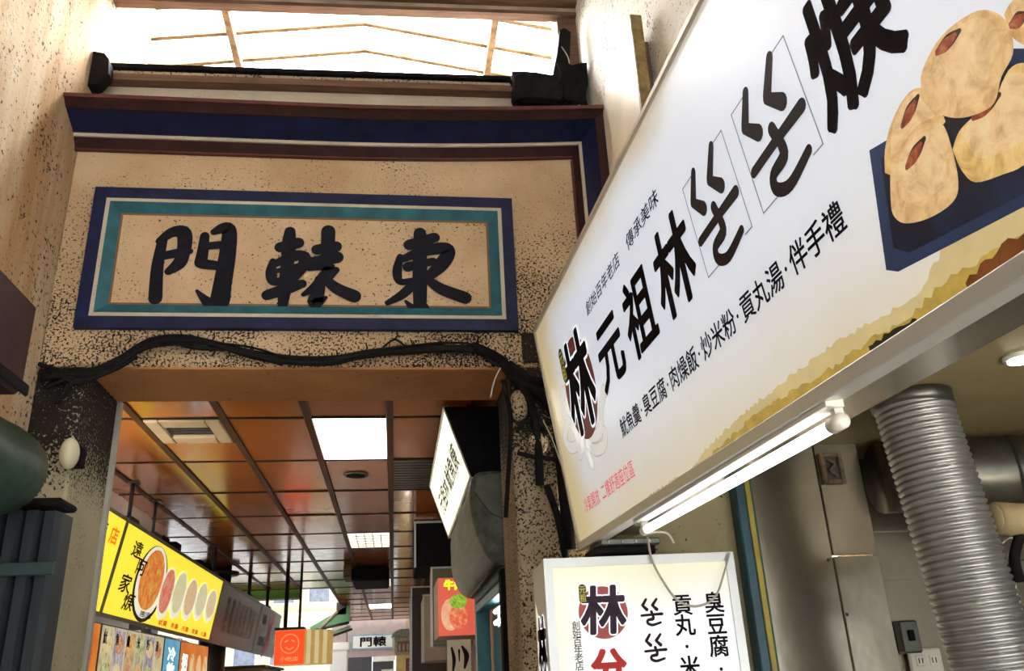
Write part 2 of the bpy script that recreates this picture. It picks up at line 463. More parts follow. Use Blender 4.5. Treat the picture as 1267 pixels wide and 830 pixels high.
YS = [Y0 + PY * k for k in range(-1, NR)]
tile_me = None
LIGHTS = {(-1, 0): 'bright', (-1, 4): 'dim', (-1, 8): 'dim', (-1, 12): 'bright'}
M_lit = emitter('light_panel_lit', (1.0, .97, .90), 5.0)
M_dim = emitter('light_panel_dim', (1.0, .97, .78), 1.6)
for kx in range(-8, 2):
    for ky in range(-1, NR - 1):
        x = X0 + PX * (kx + .5); y = Y0 + PY * (ky + .5)
        if (kx, ky) in LIGHTS or (kx, ky) == (0, 1): continue
        if kx < -2 and ky > 8: continue          # the left bay is open to the sky here
        if (kx, ky) == (-3, 0):
            b_o = box('ceiling_tile', (x - PX / 2 + .02, y + .03, ZC), (x + PX / 2 - .02, y + PY / 2 - .01, ZC + .02), M_tile, pc, .003); continue
        if tile_me is None:
            o = box('ceiling_tile', (-PX / 2 + .012, -PY / 2 + .012, 0), (PX / 2 - .012, PY / 2 - .012, .02), M_tile, pc, .003, world=False); tile_me = o.data
        else: o = link(bpy.data.objects.new('ceiling_tile', tile_me), pc)
        o.location = (x, y, ZC + random.uniform(0, .004)); o.rotation_euler = (random.uniform(-.004, .004), random.uniform(-.006, .006), 0)
for x in XS: box('runner', (x - .026, YB, ZC - .012), (x + .026, Y0 + PY * (9 if x < X0 - 2.5 * PX else NR - 1), ZC + .03), M_run, pc, .003)
for y in YS: box('cross_bar', (XS[0] if y < Y0 + 9.5 * PY else X0 - 2 * PX, y - .016, ZC - .006), (XS[-1], y + .016, ZC + .03), mat('cross_bar_dark', (.02, .011, .007), .6, spec=.15), pc, .003)
box('cross_bar', (X0 - 3 * PX, Y0 + PY * .5 - .016, ZC - .006), (X0 - 2 * PX, Y0 + PY * .5 + .016, ZC + .03), MATS['cross_bar_dark'], pc, .003)
box('backing', (XS[0], YB, ZC + .06), (XS[-1], Y0 + PY * 9, ZC + .10), M_black, pc, 0); box('backing', (X0 - 2 * PX, Y0 + PY * 9, ZC + .06), (XS[-1], Y0 + PY * (NR - 1), ZC + .10), M_black, pc, 0)

names = {(-1, 0): 'large blown-out white ceiling light panel nearest the gate beam', (-1, 4): 'dim gridded ceiling light panel in the second place from the gate',
         (-1, 8): 'ceiling light panel right behind the black ceiling box', (-1, 12): 'small bright ceiling light panel nearest the far plaque'}
for (kx, ky), kd in LIGHTS.items():
    x = X0 + PX * kx; y = Y0 + PY * ky
    lb = names.get((kx, ky), 'bright ceiling light panel above the stalls behind the hanging menu signs')
    t = thing('ceiling_light', lb, 'ceiling light', (x + PX / 2, y + PY / 2, ZC), 'light panels in the passage ceiling')
    box('frame', (x + .012, y + .012, ZC + .012), (x + PX - .012, y + PY - .012, ZC + .03), M_white, t)
    d = box('diffuser', (x + .03, y + .03, ZC - .004), (x + PX - .03, y + PY - .03, ZC + .012), M_lit if kd == 'bright' else M_dim, t, .002)
    if kd == 'dim':
        for j in range(1, 5): box('louvre', (x + .03 + (PX - .06) * j / 5 - .006, y + .03, ZC - .014), (x + .03 + (PX - .06) * j / 5 + .006, y + PY - .03, ZC - .004), M_white, t, .002)
        for j in range(1, 6): box('louvre', (x + .03, y + PY * j / 6 - .008, ZC - .014), (x + PX - .03, y + PY * j / 6 + .008, ZC - .004), M_white, t, .002)
# air vent, round downlight, dark grille
x, y = X0 - 3 * PX, Y0
t = thing('air_vent', 'cream square ceiling air vent with a dark opening', 'vent', (x + PX / 2, y + PY / 4, ZC))
M_vent = mat('vent_cream', (.50, .38, .24), .5)
for a, b in (((x + .03, y + .02), (x + .13, y + .58)), ((x + PX - .13, y + .02), (x + PX - .03, y + .58)), ((x + .13, y + .02), (x + PX - .13, y + .17)), ((x + .13, y + .43), (x + PX - .13, y + .58))):
    box('vent_frame', (a[0], a[1], ZC - .02), (b[0], b[1], ZC + .012), M_vent, t, .008)
box('opening', (x + .13, y + .17, ZC + .02), (x + PX - .13, y + .43, ZC + .04), M_darksteel, t, 0)
for j in range(4): box('fin', (x + .13, y + .20 + .06 * j, ZC - .005), (x + PX - .13, y + .215 + .06 * j, ZC + .018), M_darksteel, t, .002)
p = at(440, 587, z=ZC)
t = thing('downlight', 'round black recessed downlight in the brown ceiling', 'downlight', p)
tube('ring', [(p.x, p.y, ZC - .012), (p.x, p.y, ZC + .0)], .11, M_darksteel, t, 24, curve=False)
tube('bowl', [(p.x, p.y, ZC - .016), (p.x, p.y, ZC - .006)], .085, M_black, t, 24, curve=False)
x, y = X0, Y0 + PY
t = thing('ceiling_grille', 'dark grey slatted ceiling grille beside the downlight', 'grille', (x + PX / 2, y + PY / 2, ZC))
box('tray', (x + .015, y + .015, ZC + .01), (x + PX - .015, y + PY - .015, ZC + .03), M_darksteel, t, 0)
for j in range(12): box('slat', (x + .02, y + .04 + j * .097, ZC - .006), (x + PX - .02, y + .10 + j * .097, ZC + .01), M_darksteel, t, .003)
# black ceiling box ahead of the third light
t = thing('ceiling_unit', 'black box hanging under the passage ceiling between light panels', 'ceiling unit', (-.3, 14.3, ZC))
box('body', (X0 - PX - .05, 13.7, ZC - .24), (X0 - .04, 15.0, ZC - .04), M_black, t, .03)
box('bracket', (X0 - PX - .16, 13.5, ZC - .20), (X0 - PX - .04, 14.2, ZC - .01), M_wood, t, .01)
rod('hanger', (-.45, 14.3, ZC - .06), (-.45, 14.3, ZC + .01), .02, M_black, t); rod('hanger', (-.15, 14.3, ZC - .06), (-.15, 14.3, ZC + .01), .02, M_black, t)

# walls of the passage
M_pwall = plaster('passage_wall', (.30, .21, .15), (.40, .30, .22), dens=.25, sc=40)
M_pwhite = mat('passage_white_wall', (.72, .71, .68), .6, var=.08, scale=2)
tag(box('wall_passage_right', (.90, YB, 0), (1.0, 26.4, ZC + .1), M_pwall, bev=0), kind='structure')
tag(box('wall_passage_left', (-4.75, YB, 0), (-4.6, 16.5, ZC + .1), M_pwhite, bev=0), kind='structure')
ew = thing('wall_end', None, None); tag(ew, kind='structure')
M_mauve = mat('mauve_wall', (.38, .30, .29), .7, var=.1)
box('end_panel', (-1.75, 26.4, 2.44), (.35, 26.6, ZC + .1), M_mauve, ew, 0)
box('end_panel', (-1.75, 26.4, 0), (-1.30, 26.6, 2.44), M_mauve, ew, 0)
box('end_panel', (.35, 26.4, 0), (.98, 26.6, ZC + .1), M_pwall, ew, 0)

# ================================================================== THE GATE'S PLAQUE
def ring(name, x0, y0, x1, y1, wd, z0, z1, m, parent):
    vs = []
    for zz in (z0, z1):
        vs += [(x0, y0, zz), (x1, y0, zz), (x1, y1, zz), (x0, y1, zz), (x0 + wd, y0 + wd, zz), (x1 - wd, y0 + wd, zz), (x1 - wd, y1 - wd, zz), (x0 + wd, y1 - wd, zz)]
    fs = []
    for i in range(4):
        j = (i + 1) % 4
        fs += [(8 + i, 8 + j, 12 + j, 12 + i), (i, 4 + i, 4 + j, j), (i, j, 8 + j, 8 + i), (4 + i, 12 + i, 12 + j, 4 + j)]
    return mesh(name, vs, fs, m, parent)
pf = Face((-1.607, YG, 3.346), (1, 0, 0), (0, 0, 1))
W, H = 2.263, .822
pl = thing('plaque', 'plaster name plaque with navy and teal borders and dark brushed characters above the gate', 'plaque', mw=pf.m())
ring('outer_border', 0, 0, W, H, .064, .0, .034, M_navy, pl)
ring('white_line', .064, .064, W - .064, H - .064, .022, .0, .030, M_cream, pl)
vs = []
for d_, zz in ((.086, .0), (.086, .034), (.142, .004), (.142, .0)):
    vs += [(d_, d_, zz), (W - d_, d_, zz), (W - d_, H - d_, zz), (d_, H - d_, zz)]
fs = []
for k in range(3):
    for i in range(4): j = (i + 1) % 4; fs.append((k * 4 + i, k * 4 + j, k * 4 + 4 + j, k * 4 + 4 + i))
mesh('teal_border', vs, fs, M_teal, pl)
ring('reveal', .140, .140, W - .140, H - .140, .012, .0, .0045, mat('reveal_brown', (.20, .10, .045), .7), pl)
flat('field', [[(.14, .14), (W - .14, .14), (W - .14, H - .14), (.14, H - .14)]], .002, M_field, pl)
pff = Face((-1.607, YG - .006, 3.346), (1, 0, 0), (0, 0, 1))
MEN = [[(510, 245, 30), (490, 350, 36), (482, 472, 40)], [(500, 248, 26), (545, 215, 34), (590, 212, 44), (598, 250, 44), (590, 300, 40), (575, 335, 40), (535, 366, 26)], [(515, 305, 28), (585, 292, 30), (618, 288, 20)],
       [(676, 228, 28), (668, 290, 34), (660, 332, 38)], [(712, 212, 22), (748, 198, 38), (772, 208, 44), (765, 300, 50), (745, 420, 54), (733, 490, 56), (716, 515, 24)], [(728, 505, 44), (690, 490, 34), (645, 443, 10)],
       [(680, 268, 26), (745, 262, 26)], [(670, 338, 34), (735, 346, 30)]]
YUAN = [[(1010, 210, 34), (1005, 265, 44), (1000, 335, 40), (990, 430, 40), (980, 508, 28)], [(972, 272, 36), (1042, 255, 38)], [(942, 325, 18), (936, 370, 34), (945, 405, 30), (990, 402, 24)], [(950, 338, 24), (1020, 308, 36), (1068, 308, 34), (1060, 345, 36), (1020, 392, 36)],
        [(960, 365, 16), (1040, 345, 18)], [(920, 460, 34), (1000, 434, 38), (1058, 415, 28)],
        [(1160, 210, 44), (1157, 310, 42)], [(1116, 282, 36), (1190, 270, 38)], [(1096, 332, 36), (1195, 312, 40)], [(1085, 352, 24), (1130, 348, 26), (1168, 350, 30), (1145, 380, 32), (1110, 425, 30), (1062, 458, 14)],
        [(1128, 400, 34), (1120, 450, 40), (1108, 492, 44), (1150, 470, 12)], [(1135, 385, 26), (1190, 432, 36), (1262, 465, 42)], [(1190, 362, 22), (1160, 398, 22)]]
DONG = [[(318, 218, 40), (318, 290, 44), (318, 400, 46), (318, 518, 40)], [(276, 265, 38), (375, 236, 36)], [(240, 312, 22), (228, 370, 30), (240, 410, 24), (290, 405, 20)], [(248, 322, 24), (330, 290, 38), (415, 278, 42), (430, 300, 44), (400, 345, 46), (360, 384, 34)],
        [(270, 352, 34), (370, 330, 26)], [(310, 402, 32), (250, 460, 30), (190, 494, 18)], [(345, 398, 26), (400, 438, 38), (496, 474, 42)], [(262, 488, 10), (298, 520, 28), (338, 512, 26)]]
def character(strokes, ox, oy, sc):
    vs, fs = [], []
    for k, st in enumerate(strokes):
        q = []
        for a, b, c in st:
            u, v_ = pff.uv(ox + a * sc, oy + b * sc); q.append((u, v_, c * sc * .0046 * 1.22))
        for poly in stroke_poly(q):
            n0 = len(vs); vs += [(a, b, .006 + k * .0003) for a, b in poly]; fs.append(tuple(range(n0, n0 + len(poly))))
    me = bpy.data.meshes.new('character'); me.from_pydata(vs, [], fs); me.update(); me.materials.append(M_ink)
    return link(bpy.data.objects.new('character', me), pl)
character(MEN, 40, 220, .3157); character(YUAN, 40, 220, .3157); character(DONG, 420, 220, .3132)

# black cables slung under the plaque
cb = thing('cable_bundle', 'sagging bundle of grimy black cables slung across the gate beneath the plaque', 'cables', (-.5, YG - .03, 3.2))
base = [(52, 468), (85, 462), (118, 462), (150, 446), (185, 426), (225, 421), (265, 427), (310, 438), (360, 447), (410, 446), (450, 438), (500, 433), (548, 431), (588, 432), (615, 442), (645, 462), (668, 482)]
for k in range(9):
    pts = []
    for i, (a, b) in enumerate(base):
        spread = 1.6 if k < 5 else (1.6 + 1.8 * math.sin(i * 1.3 + k))
        pts.append(at(a + random.uniform(-2, 2), b + (k % 5 - 2) * spread + random.uniform(-2, 2), y=YG - .03 - .012 * (k % 3)))
    tube('cable', pts, .012 if k < 4 else .006, M_cable, cb, 6, 4)
for L_ in ([(48, 450), (70, 458), (100, 470), (140, 458), (170, 440)], [(55, 480), (90, 466), (130, 452), (165, 436), (200, 424)], [(60, 458), (95, 474), (120, 466), (150, 452)], [(70, 500), (84, 478), (110, 464), (140, 450)], [(205, 419), (240, 430), (300, 434), (350, 451)], [(560, 432), (600, 438), (630, 458), (650, 490)], [(585, 425), (612, 450), (636, 452), (660, 470)]):
    tube('cable', [at(a, b, y=YG - .05) for a, b in L_], .011, M_cable, cb, 6, 5)
pts = [at(a, b, y=YG - .02) for a, b in [(470, 433), (488, 420), (505, 428), (545, 426), (600, 440)]]
tube('cable', pts, .005, M_cable, cb, 6, 5)
for a, b in [(158, 424), (232, 438), (280, 444), (488, 420), (588, 425), (200, 420), (262, 440)] + [(q_ + random.uniform(-9, 9), r_2 + random.uniform(-5, 9)) for q_, r_2 in base[2:15] for _ in range(2)]:
    tube('frayed_end', [at(a, b, y=YG - .04), at(a + 4, b - 5, y=YG - .05), at(a + 3, b - 10, y=YG - .045)], .004, M_cable, cb, 5, 3)
tube('white_wire', [at(a, b, y=YG - .05) for a, b in [(607, 492), (612, 470), (622, 452), (638, 441)]], .004, mat('white_wire', (.55, .53, .48), .5), cb, 6, 5)
# soot-black pipes and plaster lumps on the right pillar
pp = thing('pipe_cluster', 'soot-blackened pipes and wires running down the right gate pillar', 'pipes', (.75, YG - .05, 2.9))
for pts, r in (([(588, 430), (618, 445), (640, 470), (672, 490), (690, 520)], .03), ([(640, 468), (655, 495), (665, 540), (668, 600)], .022), ([(622, 470), (632, 520), (628, 600), (626, 640)], .012),
               ([(684, 462), (690, 520), (697, 600), (706, 680)], .03), ([(655, 470), (690, 474), (705, 480)], .024), ([(640, 560), (660, 565), (690, 570), (705, 590)], .012),
               ([(640, 535), (648, 522), (672, 530), (668, 556)], .010), ([(676, 600), (690, 640), (700, 690)], .018)):
    tube('pipe', [at(a, b, y=YG - .05) for a, b in pts], r, M_black, pp, 8, 5)
for (a, b, rx, rz) in ((665, 548, .055, .065), (642, 502, .05, .085)):
    p = at(a, b, y=YG - .01); ellipsoid('plaster_lump', p, rx, .06, rz, M_pillar_r, pp)
tube('thin_wire', [at(a, b, y=YG - .1) for a, b in [(672, 520), (684, 545), (696, 580)]], .003, MATS['white_wire'], pp, 5, 5)
# black debris at both ends of the clerestory sill
t = thing('sooty_bracket', 'black sooty bracket with a leaning post at the clerestory corner by the white wall', 'bracket', (.95, 4.25, 4.9))
rough_box('block', (.71, 4.17, 4.87), (1.0, 4.28, 5.07), M_black, t)
rough_box('block', (1.0, 4.18, 4.87), (1.165, 4.28, 5.16), M_black, t, .018)
prism('leaning_post', [(.94, 4.95), (1.05, 4.95), (1.075, 5.2), (1.10, 5.43), (1.06, 5.46), (1.03, 5.44), (1.0, 5.25), (.965, 5.1)], 'y', 4.19, 4.27, M_black, t)
tube('wire', [at(a, b, y=4.19) for a, b in [(695, 58), (704, 75), (702, 100), (712, 120), (722, 140)]], .004, MATS['white_wire'], t, 6, 5)
t = thing('sooty_corner_piece', 'black sooty lump at the clerestory corner by the stained wall', 'bracket', (-1.69, 4.25, 4.86))
prism('block', [(XL + .002, 4.86), (-1.70, 4.87), (-1.65, 4.95), (-1.66, 5.05), (-1.69, 5.09), (XL + .002, 5.10)], 'y', 4.2, 4.285, M_black, t)

# board fixed to the white side wall
t = thing('wall_board', 'pale varnished board standing off the white side wall above the shop sign', 'board', (1.12, 3.25, 4.2))
M_bd = mat('board_varnish', (.62, .50, .35), .32, var=.12, scale=2.5)
box('panel', (1.085, 3.03, 3.3), (1.125, 3.52, 4.50), M_bd, t, .004)
box('edge_strip', (1.08, 3.0, 3.3), (1.135, 3.03, 4.47), mat('strip_ochre', (.22, .15, .05), .6, var=.4, scale=30), t, .004)
box('batten', (1.125, 3.1, 3.4), (XR - .002, 3.16, 4.4), M_wood, t, 0); box('batten', (1.125, 3.4, 3.4), (XR - .002, 3.46, 4.4), M_wood, t, 0)

# ================================================================== BIG SHOP SIGN
s_ = RW @ _v(440, 851); s_.z = 0; s_.normalize()
ra, rb = ray(663, 410), ray(718, 672)
P1 = EYE + ra * 3.9; P2 = EYE + rb * (3.9 * ra.dot(s_) / rb.dot(s_))
SH = (P1 - P2).length
SF = Face(P2, -s_, P1 - P2); SL = 3.5
sg = thing('shop_sign', 'long white backlit shop sign with brown lettering and a fried tofu picture', 'sign', mw=SF.m())
# print: white with yellowed edges
m_, nt_, b_ = _nt('lightbox_print'); _set(b_, .3, 0)
tc = nt_.nodes.new('ShaderNodeTexCoord'); sp = nt_.nodes.new('ShaderNodeSeparateXYZ'); nt_.links.new(tc.outputs['Object'], sp.inputs[0])
def mrange(nt, src, a, b, c, d):
    r = nt.nodes.new('ShaderNodeMapRange'); r.interpolation_type = 'SMOOTHSTEP'; nt.links.new(src, r.inputs[0])
    for i, x in enumerate((a, b, c, d)): r.inputs[i + 1].default_value = x
    return r.outputs[0]
nz = _noise(nt_, 3.0, 5)
jit = _math(nt_, 'MULTIPLY', _math(nt_, 'SUBTRACT', nz.outputs[0], .5), .22)
xj = _math(nt_, 'ADD', sp.outputs[0], jit); yj = _math(nt_, 'ADD', sp.outputs[1], jit)
eL = mrange(nt_, xj, .0, .38, 1, 0); eT = mrange(nt_, yj, SH - .16, SH + .10, 0, 1); eB = mrange(nt_, yj, .42, -.12, 0, 1)
c1 = _mix(nt_, eB, (.76, .83, .95), (.70, .63, .46))
c2 = _mix(nt_, eL, c1, (.62, .52, .26)); c3 = _mix(nt_, eT, c2, (.55, .44, .22))
nt_.links.new(c3, b_.inputs['Emission Color']); b_.inputs['Emission Strength'].default_value = .60
nt_.links.new(_mix(nt_, .5, c3, (.2, .2, .2)), b_.inputs['Base Color'])
M_face = m_
flat('face', [[(0, 0), (SL, 0), (SL, SH), (0, SH)]], 0, M_face, sg)
# box body behind the face
bk = [(0, -.001), (SH, -.001), (SH - .042, -.30), (-.027, -.19)]
vs = [(0, a, b) for a, b in bk] + [(SL, a, b) for a, b in bk]
M_body = mat('sign_casing', (.56, .53, .46), .14, .88, var=.14, scale=2.5)
mesh('casing', vs, [(0, 1, 2, 3), (7, 6, 5, 4), (1, 5, 6, 2), (2, 6, 7, 3), (3, 7, 4, 0)], M_body, sg)
def lbox(name, a, b, m, parent, bev=.003): return box(name, a, b, m, parent, bev, world=False)
lbox('frame_strip', (-.014, SH - .004, -.05), (SL, SH + .016, .010), mat('cream_alu', (.55, .50, .40), .4, .2), sg)
lbox('frame_strip', (-.014, -.030, -.05), (SL, .004, .010), M_alu, sg)
lbox('frame_strip', (-.016, -.030, -.05), (.004, SH + .016, .010), MATS['cream_alu'], sg)
# lettering
text('lettering', '元', .745, 1.03, .40, .655, M_print, sg, bold=.027, shear=.1)
text('lettering', '祖', 1.085, 1.35, .395, .655, M_print, sg, bold=.027, shear=.1)
text('lettering', '林', 1.395, 1.67, .395, .66, M_print, sg, bold=.027, shear=.1)
BX = [(1.706, .405), (2.025, .405)]
def zy(px0, py0): # pixel of the sixth study crop -> box-local coordinates of the first boxed sign
    u, v_ = SF.uv(700 + px0 * .3374, 160 + py0 * .3374); return ((u - 1.706) / .26, (v_ - .405) / .26)
GE = [[zy(535, 62) + (.10,), zy(530, 180) + (.13,)], [zy(528, 188) + (.10,), zy(572, 206) + (.15,)], [zy(470, 158) + (.10,), zy(470, 262) + (.13,)], [zy(468, 270) + (.10,), zy(508, 290) + (.15,)],
      [zy(497, 412) + (.10,), zy(560, 320) + (.10,), zy(626, 228) + (.12,)], [zy(545, 285) + (.12,), zy(562, 318) + (.12,)],
      [zy(570, 330) + (.11,), zy(580, 375) + (.13,), zy(552, 430) + (.11,), zy(562, 474) + (.12,), zy(600, 465) + (.11,), zy(648, 368) + (.09,)]]
def boxed(face_uv, size, parent, mm, line, lw=.0035):
    for k, st in enumerate(GE):
        flat('brush_stroke', stroke_poly([(face_uv[0] + a * size, face_uv[1] + b * size, c * size) for a, b, c in st]), .0016 + k * .0001, mm, parent)
    x, y = face_uv
    for (a, b, c, d) in ((0, 0, .30, 0), (.86, 0, 1, 0), (0, 1, .34, 1), (.74, 1, 1, 1), (0, 0, 0, 1), (1, 0, 1, 1)):
        x0, y0, x1, y1 = x + a * size, y + b * size, x + c * size, y + d * size
        flat('outline', [[(x0 - lw / 2, y0 - lw / 2), (x1 + lw / 2, y0 - lw / 2), (x1 + lw / 2, y1 + lw / 2), (x0 - lw / 2, y1 + lw / 2)]], .0012, line, parent)
M_line = mat('print_grey_line', (.20, .21, .22), .5, emit=.2)
for b in BX: boxed(b, .26, sg, M_print, M_line)
text('lettering', '焿', 2.315, 2.585, .395, .665, M_print, sg, bold=.030, shear=.06)
text('lettering', '創始百年老店', .745, 1.175, .715, .77, M_print, sg, bold=.010, shear=.15); text('lettering', '傳承美味', 1.255, 1.56, .715, .77, M_print, sg, bold=.010, shear=.15)
text('lettering', '魷魚羹·臭豆腐·肉燥飯·炒米粉·貢丸湯·伴手禮', .812, 2.272, .228, .298, M_print, sg, bold=.014)
text('lettering', '冷氣開放', .175, .41, .088, .152, mat('print_pink', (.62, .10, .16), .5, emit=.45), sg, bold=.004); text('lettering', '二樓舒適座位區', .44, .85, .088, .152, mat('print_pink', (.62, .10, .16), .5, emit=.45), sg, bold=.004)
# round crest
M_crest = mat('crest_red', (.20, .03, .03), .5, var=.2, emit=.12); M_wline = mat('print_white', (.78, .8, .82), .4, emit=.6, var=.03)
M_pill = mat('pill_green_black', (.028, .032, .012), .5, emit=.05); M_ylw = mat('print_yellow', (.45, .42, .04), .5, emit=.4)
def crest(cx, cy, r, parent, ink=M_print, crestm=None, sw=1.0, pill=True):
    flat('crest_disc', [disc_poly(cx, cy, r * 1.08 * sw, r * 1.08, 40)], .0010, crestm or M_crest, parent)
    a, b, c, d = cx - r * .98 * sw, cx + r * 1.02 * sw, cy - r * .92, cy + r * 1.14
    text('crest_outline', '林', a, b, c, d, M_wline, parent, .0014, bold=.062, shear=.08)
    text('crest_character', '林', a, b, c, d, ink, parent, .0018, bold=.034, shear=.08)
    if pill:
        px, py, pw, ph = cx - r * .84 * sw, cy + r * .80, r * .17 * sw, r * .40
        poly = disc_poly(px, py + ph - pw, pw, pw, 10, 0, 0, math.pi) + disc_poly(px, py - ph + pw, pw, pw, 10, 0, math.pi, 2 * math.pi)
        flat('crest_pill', [poly], .0020, M_pill, parent)
        text('crest_pill_text', '元祖', px - pw * .85, px + pw * .85, py - ph * .86, py + ph * .86, M_ylw, parent, .0026, bold=.01, vertical=True)
crest(.465, .535, .188, sg)
# pale steam swirl under the crest
M_sw = mat('print_pale_swirl', (.66, .68, .66), .4, emit=.62, var=.04); M_swl = mat('print_swirl_line', (.40, .40, .36), .4, emit=.35)
def zc(px0, py0): return SF.uv(680 + px0 * .3133, 400 + py0 * .3133)
SW = [[(55, 270), (50, 330), (70, 380), (110, 430), (130, 470), (120, 520)], [(70, 400), (60, 450), (80, 490), (110, 480), (105, 440)], [(215, 265), (205, 330), (205, 400), (190, 440), (160, 450), (150, 480), (165, 550)],
      [(130, 440), (150, 470), (180, 500), (215, 480), (220, 430)], [(95, 420), (120, 460), (150, 520), (170, 555)]]
flat('steam_swirl', sum([stroke_poly([zc(*p) + (.05,) for p in st]) for st in SW], []), .0004, M_swl, sg)
flat('steam_swirl', sum([stroke_poly([zc(*p) + (.044,) for p in st]) for st in SW], []), .0006, M_sw, sg)
# ochre ink-wash hills along the lower edge
def hills(pts, m, zz):
    out = []
    for i in range(len(pts) - 1):
        (a, b), (c, d) = pts[i], pts[i + 1]
        n = max(2, int((c - a) / .012))
        for j in range(n): t = j / n; out.append((a + (c - a) * t, max(.004, b + (d - b) * t + random.uniform(-.006, .006))))
    out.append(pts[-1]); out = [(pts[0][0], .003)] + out + [(pts[-1][0], .003)]
    flat('ink_hills', [out], zz, m, sg)
M_h1 = mat('print_ochre_pale', (.52, .44, .22), .4, emit=.55, var=.1); M_h2 = mat('print_ochre', (.40, .29, .06), .4, emit=.5, var=.25, scale=14); M_h3 = mat('print_umber', (.16, .05, .008), .4, emit=.35, var=.4, scale=12)
def huv(L): return [SF.uv(*p) for p in L]
hills(huv([(790, 632), (820, 606), (832, 592), (850, 590), (870, 560), (900, 530), (940, 495), (985, 460), (1040, 420), (1100, 385), (1140, 362), (1165, 310), (1200, 280), (1240, 255), (1267, 236), (1330, 190)]), M_h1, .0003)
hills(huv([(775, 640), (800, 615), (825, 600), (840, 598), (862, 580), (890, 553), (925, 521), (960, 495), (1010, 468), (1060, 432), (1110, 400), (1140, 378), (1170, 345), (1215, 320), (1267, 290)]), M_h2, .0005)
hills(huv([(1195, 350), (1215, 330), (1232, 308), (1267, 286), (1330, 240)]), M_h3, .0007)
hills(huv([(1075, 429), (1100, 411), (1112, 405), (1126, 398), (1134, 394)]), mat('print_dark_trees', (.03, .02, .008), .5), .0007)
# food picture: navy plate and stuffed tofu
def zt(px0, py0): return SF.uv(960 + px0 * .289, py0 * .289)
def pt(*L): return [SF.uv(*p) for p in L]
M_plate = speckle_print('print_navy_plate', [(.003, .004, .008), (.006, .012, .035), (.012, .03, .085)], 9, .3)
M_rim = mat('print_plate_rim', (.014, .032, .09), .4, emit=.4, var=.3)
flat('picture_plate', [pt((1076, 186), (1100, 172), (1250, 60), (1480, 60), (1420, 170), (1267, 256), (1112, 336), (1097, 334))], .0008, M_rim, sg)
flat('picture_plate', [pt((1090, 195), (1110, 185), (1250, 80), (1440, 80), (1400, 165), (1267, 240), (1125, 313), (1106, 306))], .0010, M_plate, sg)
M_tofu = [speckle_print('print_tofu_%d' % i, c, 22, .62) for i, c in enumerate([[(.38, .23, .09), (.55, .38, .18), (.66, .50, .28)], [(.36, .20, .07), (.52, .34, .14), (.62, .45, .22)], [(.42, .28, .12), (.59, .43, .23), (.70, .55, .34)], [(.36, .22, .06), (.55, .38, .14), (.68, .52, .26)]])]
M_fill = speckle_print('print_filling_red', [(.08, .02, .01), (.30, .06, .025), (.46, .20, .09)], 40, .4)
M_slit = mat('print_slit_dark', (.06, .025, .01), .5)
def lump(poly, m, zz, slit=None):
    q = smooth_path([p + (0,) for p in poly] + [poly[0] + (0,)], 4)
    flat('picture_tofu', [[(p.x, p.y) for p in q[:-1]]], zz, m, sg)
    cx = sum(p[0] for p in poly) / len(poly); cy = sum(p[1] for p in poly) / len(poly)
    flat('picture_tofu', [[(cx + .006 + (p.x - cx) * .72, cy + .012 + (p.y - cy) * .72) for p in q[:-1]]], zz + .0001, M_tofu[2], sg)
    if slit:
        flat('picture_filling', stroke_poly([zt(*slit[0]) + (.008,), zt((slit[0][0] + slit[1][0]) / 2, (slit[0][1] + slit[1][1]) / 2) + (.022,), zt(*slit[1]) + (.008,)]), zz + .0002, M_slit, sg)
        flat('picture_filling', stroke_poly([zt(slit[0][0], slit[0][1] + 6) + (.008,), zt((slit[0][0] * .6 + slit[1][0] * .4), (slit[0][1] * .6 + slit[1][1] * .4) + 6) + (.02,), zt(slit[1][0] * .8 + slit[0][0] * .2, slit[1][1] * .8 + slit[0][1] * .2) + (.008,)]), zz + .0003, M_fill, sg)
lump([zt(*p) for p in ((980, 60), (1010, 10), (1070, -30), (1180, -20), (1200, 120), (1120, 200), (1062, 190), (1010, 150))], M_tofu[1], .0012, ((1010, 105), (1075, 60)))
lump([zt(*p) for p in ((470, 740), (470, 640), (500, 520), (560, 410), (620, 375), (660, 430), (730, 520), (650, 560), (570, 640), (520, 745))], M_tofu[1], .0014, ((545, 535), (612, 412)))
lump([zt(*p) for p in ((760, 640), (790, 560), (860, 490), (940, 430), (1000, 300), (1080, 270), (1200, 330), (1180, 600), (1060, 710), (980, 745), (860, 780), (800, 730))], M_tofu[3], .0016, ((850, 500), (960, 405)))
lump(pt((1103, 245), (1104, 205), (1120, 175), (1140, 160), (1165, 152), (1178, 180), (1187, 225), (1180, 250), (1150, 270), (1120, 276), (1106, 265)), M_tofu[0], .0018, ((565, 712), (640, 592)))
lump([zt(*p) for p in ((640, 430), (625, 330), (680, 200), (760, 110), (870, 45), (960, 60), (1010, 130), (1020, 230), (970, 330), (940, 440), (860, 490), (770, 505), (690, 480))], M_tofu[0], .0020, ((695, 222), (790, 132)))
# end bracket of the sign
t = thing('sign_bracket', 'black riveted steel bracket between the long sign and the small light box', 'bracket', (.95, 3.35, 2.08))
box('plate', (.80, 3.30, 2.075), (1.04, 3.50, 2.10), M_darksteel, t, .004)
box('plate', (.78, 3.34, 2.045), (1.03, 3.52, 2.075), M_black, t, .004)
for i in range(4): ellipsoid('rivet', (.83 + i * .055, 3.296, 2.0875), .006, .004, .006, M_alu, t, 8, 5)

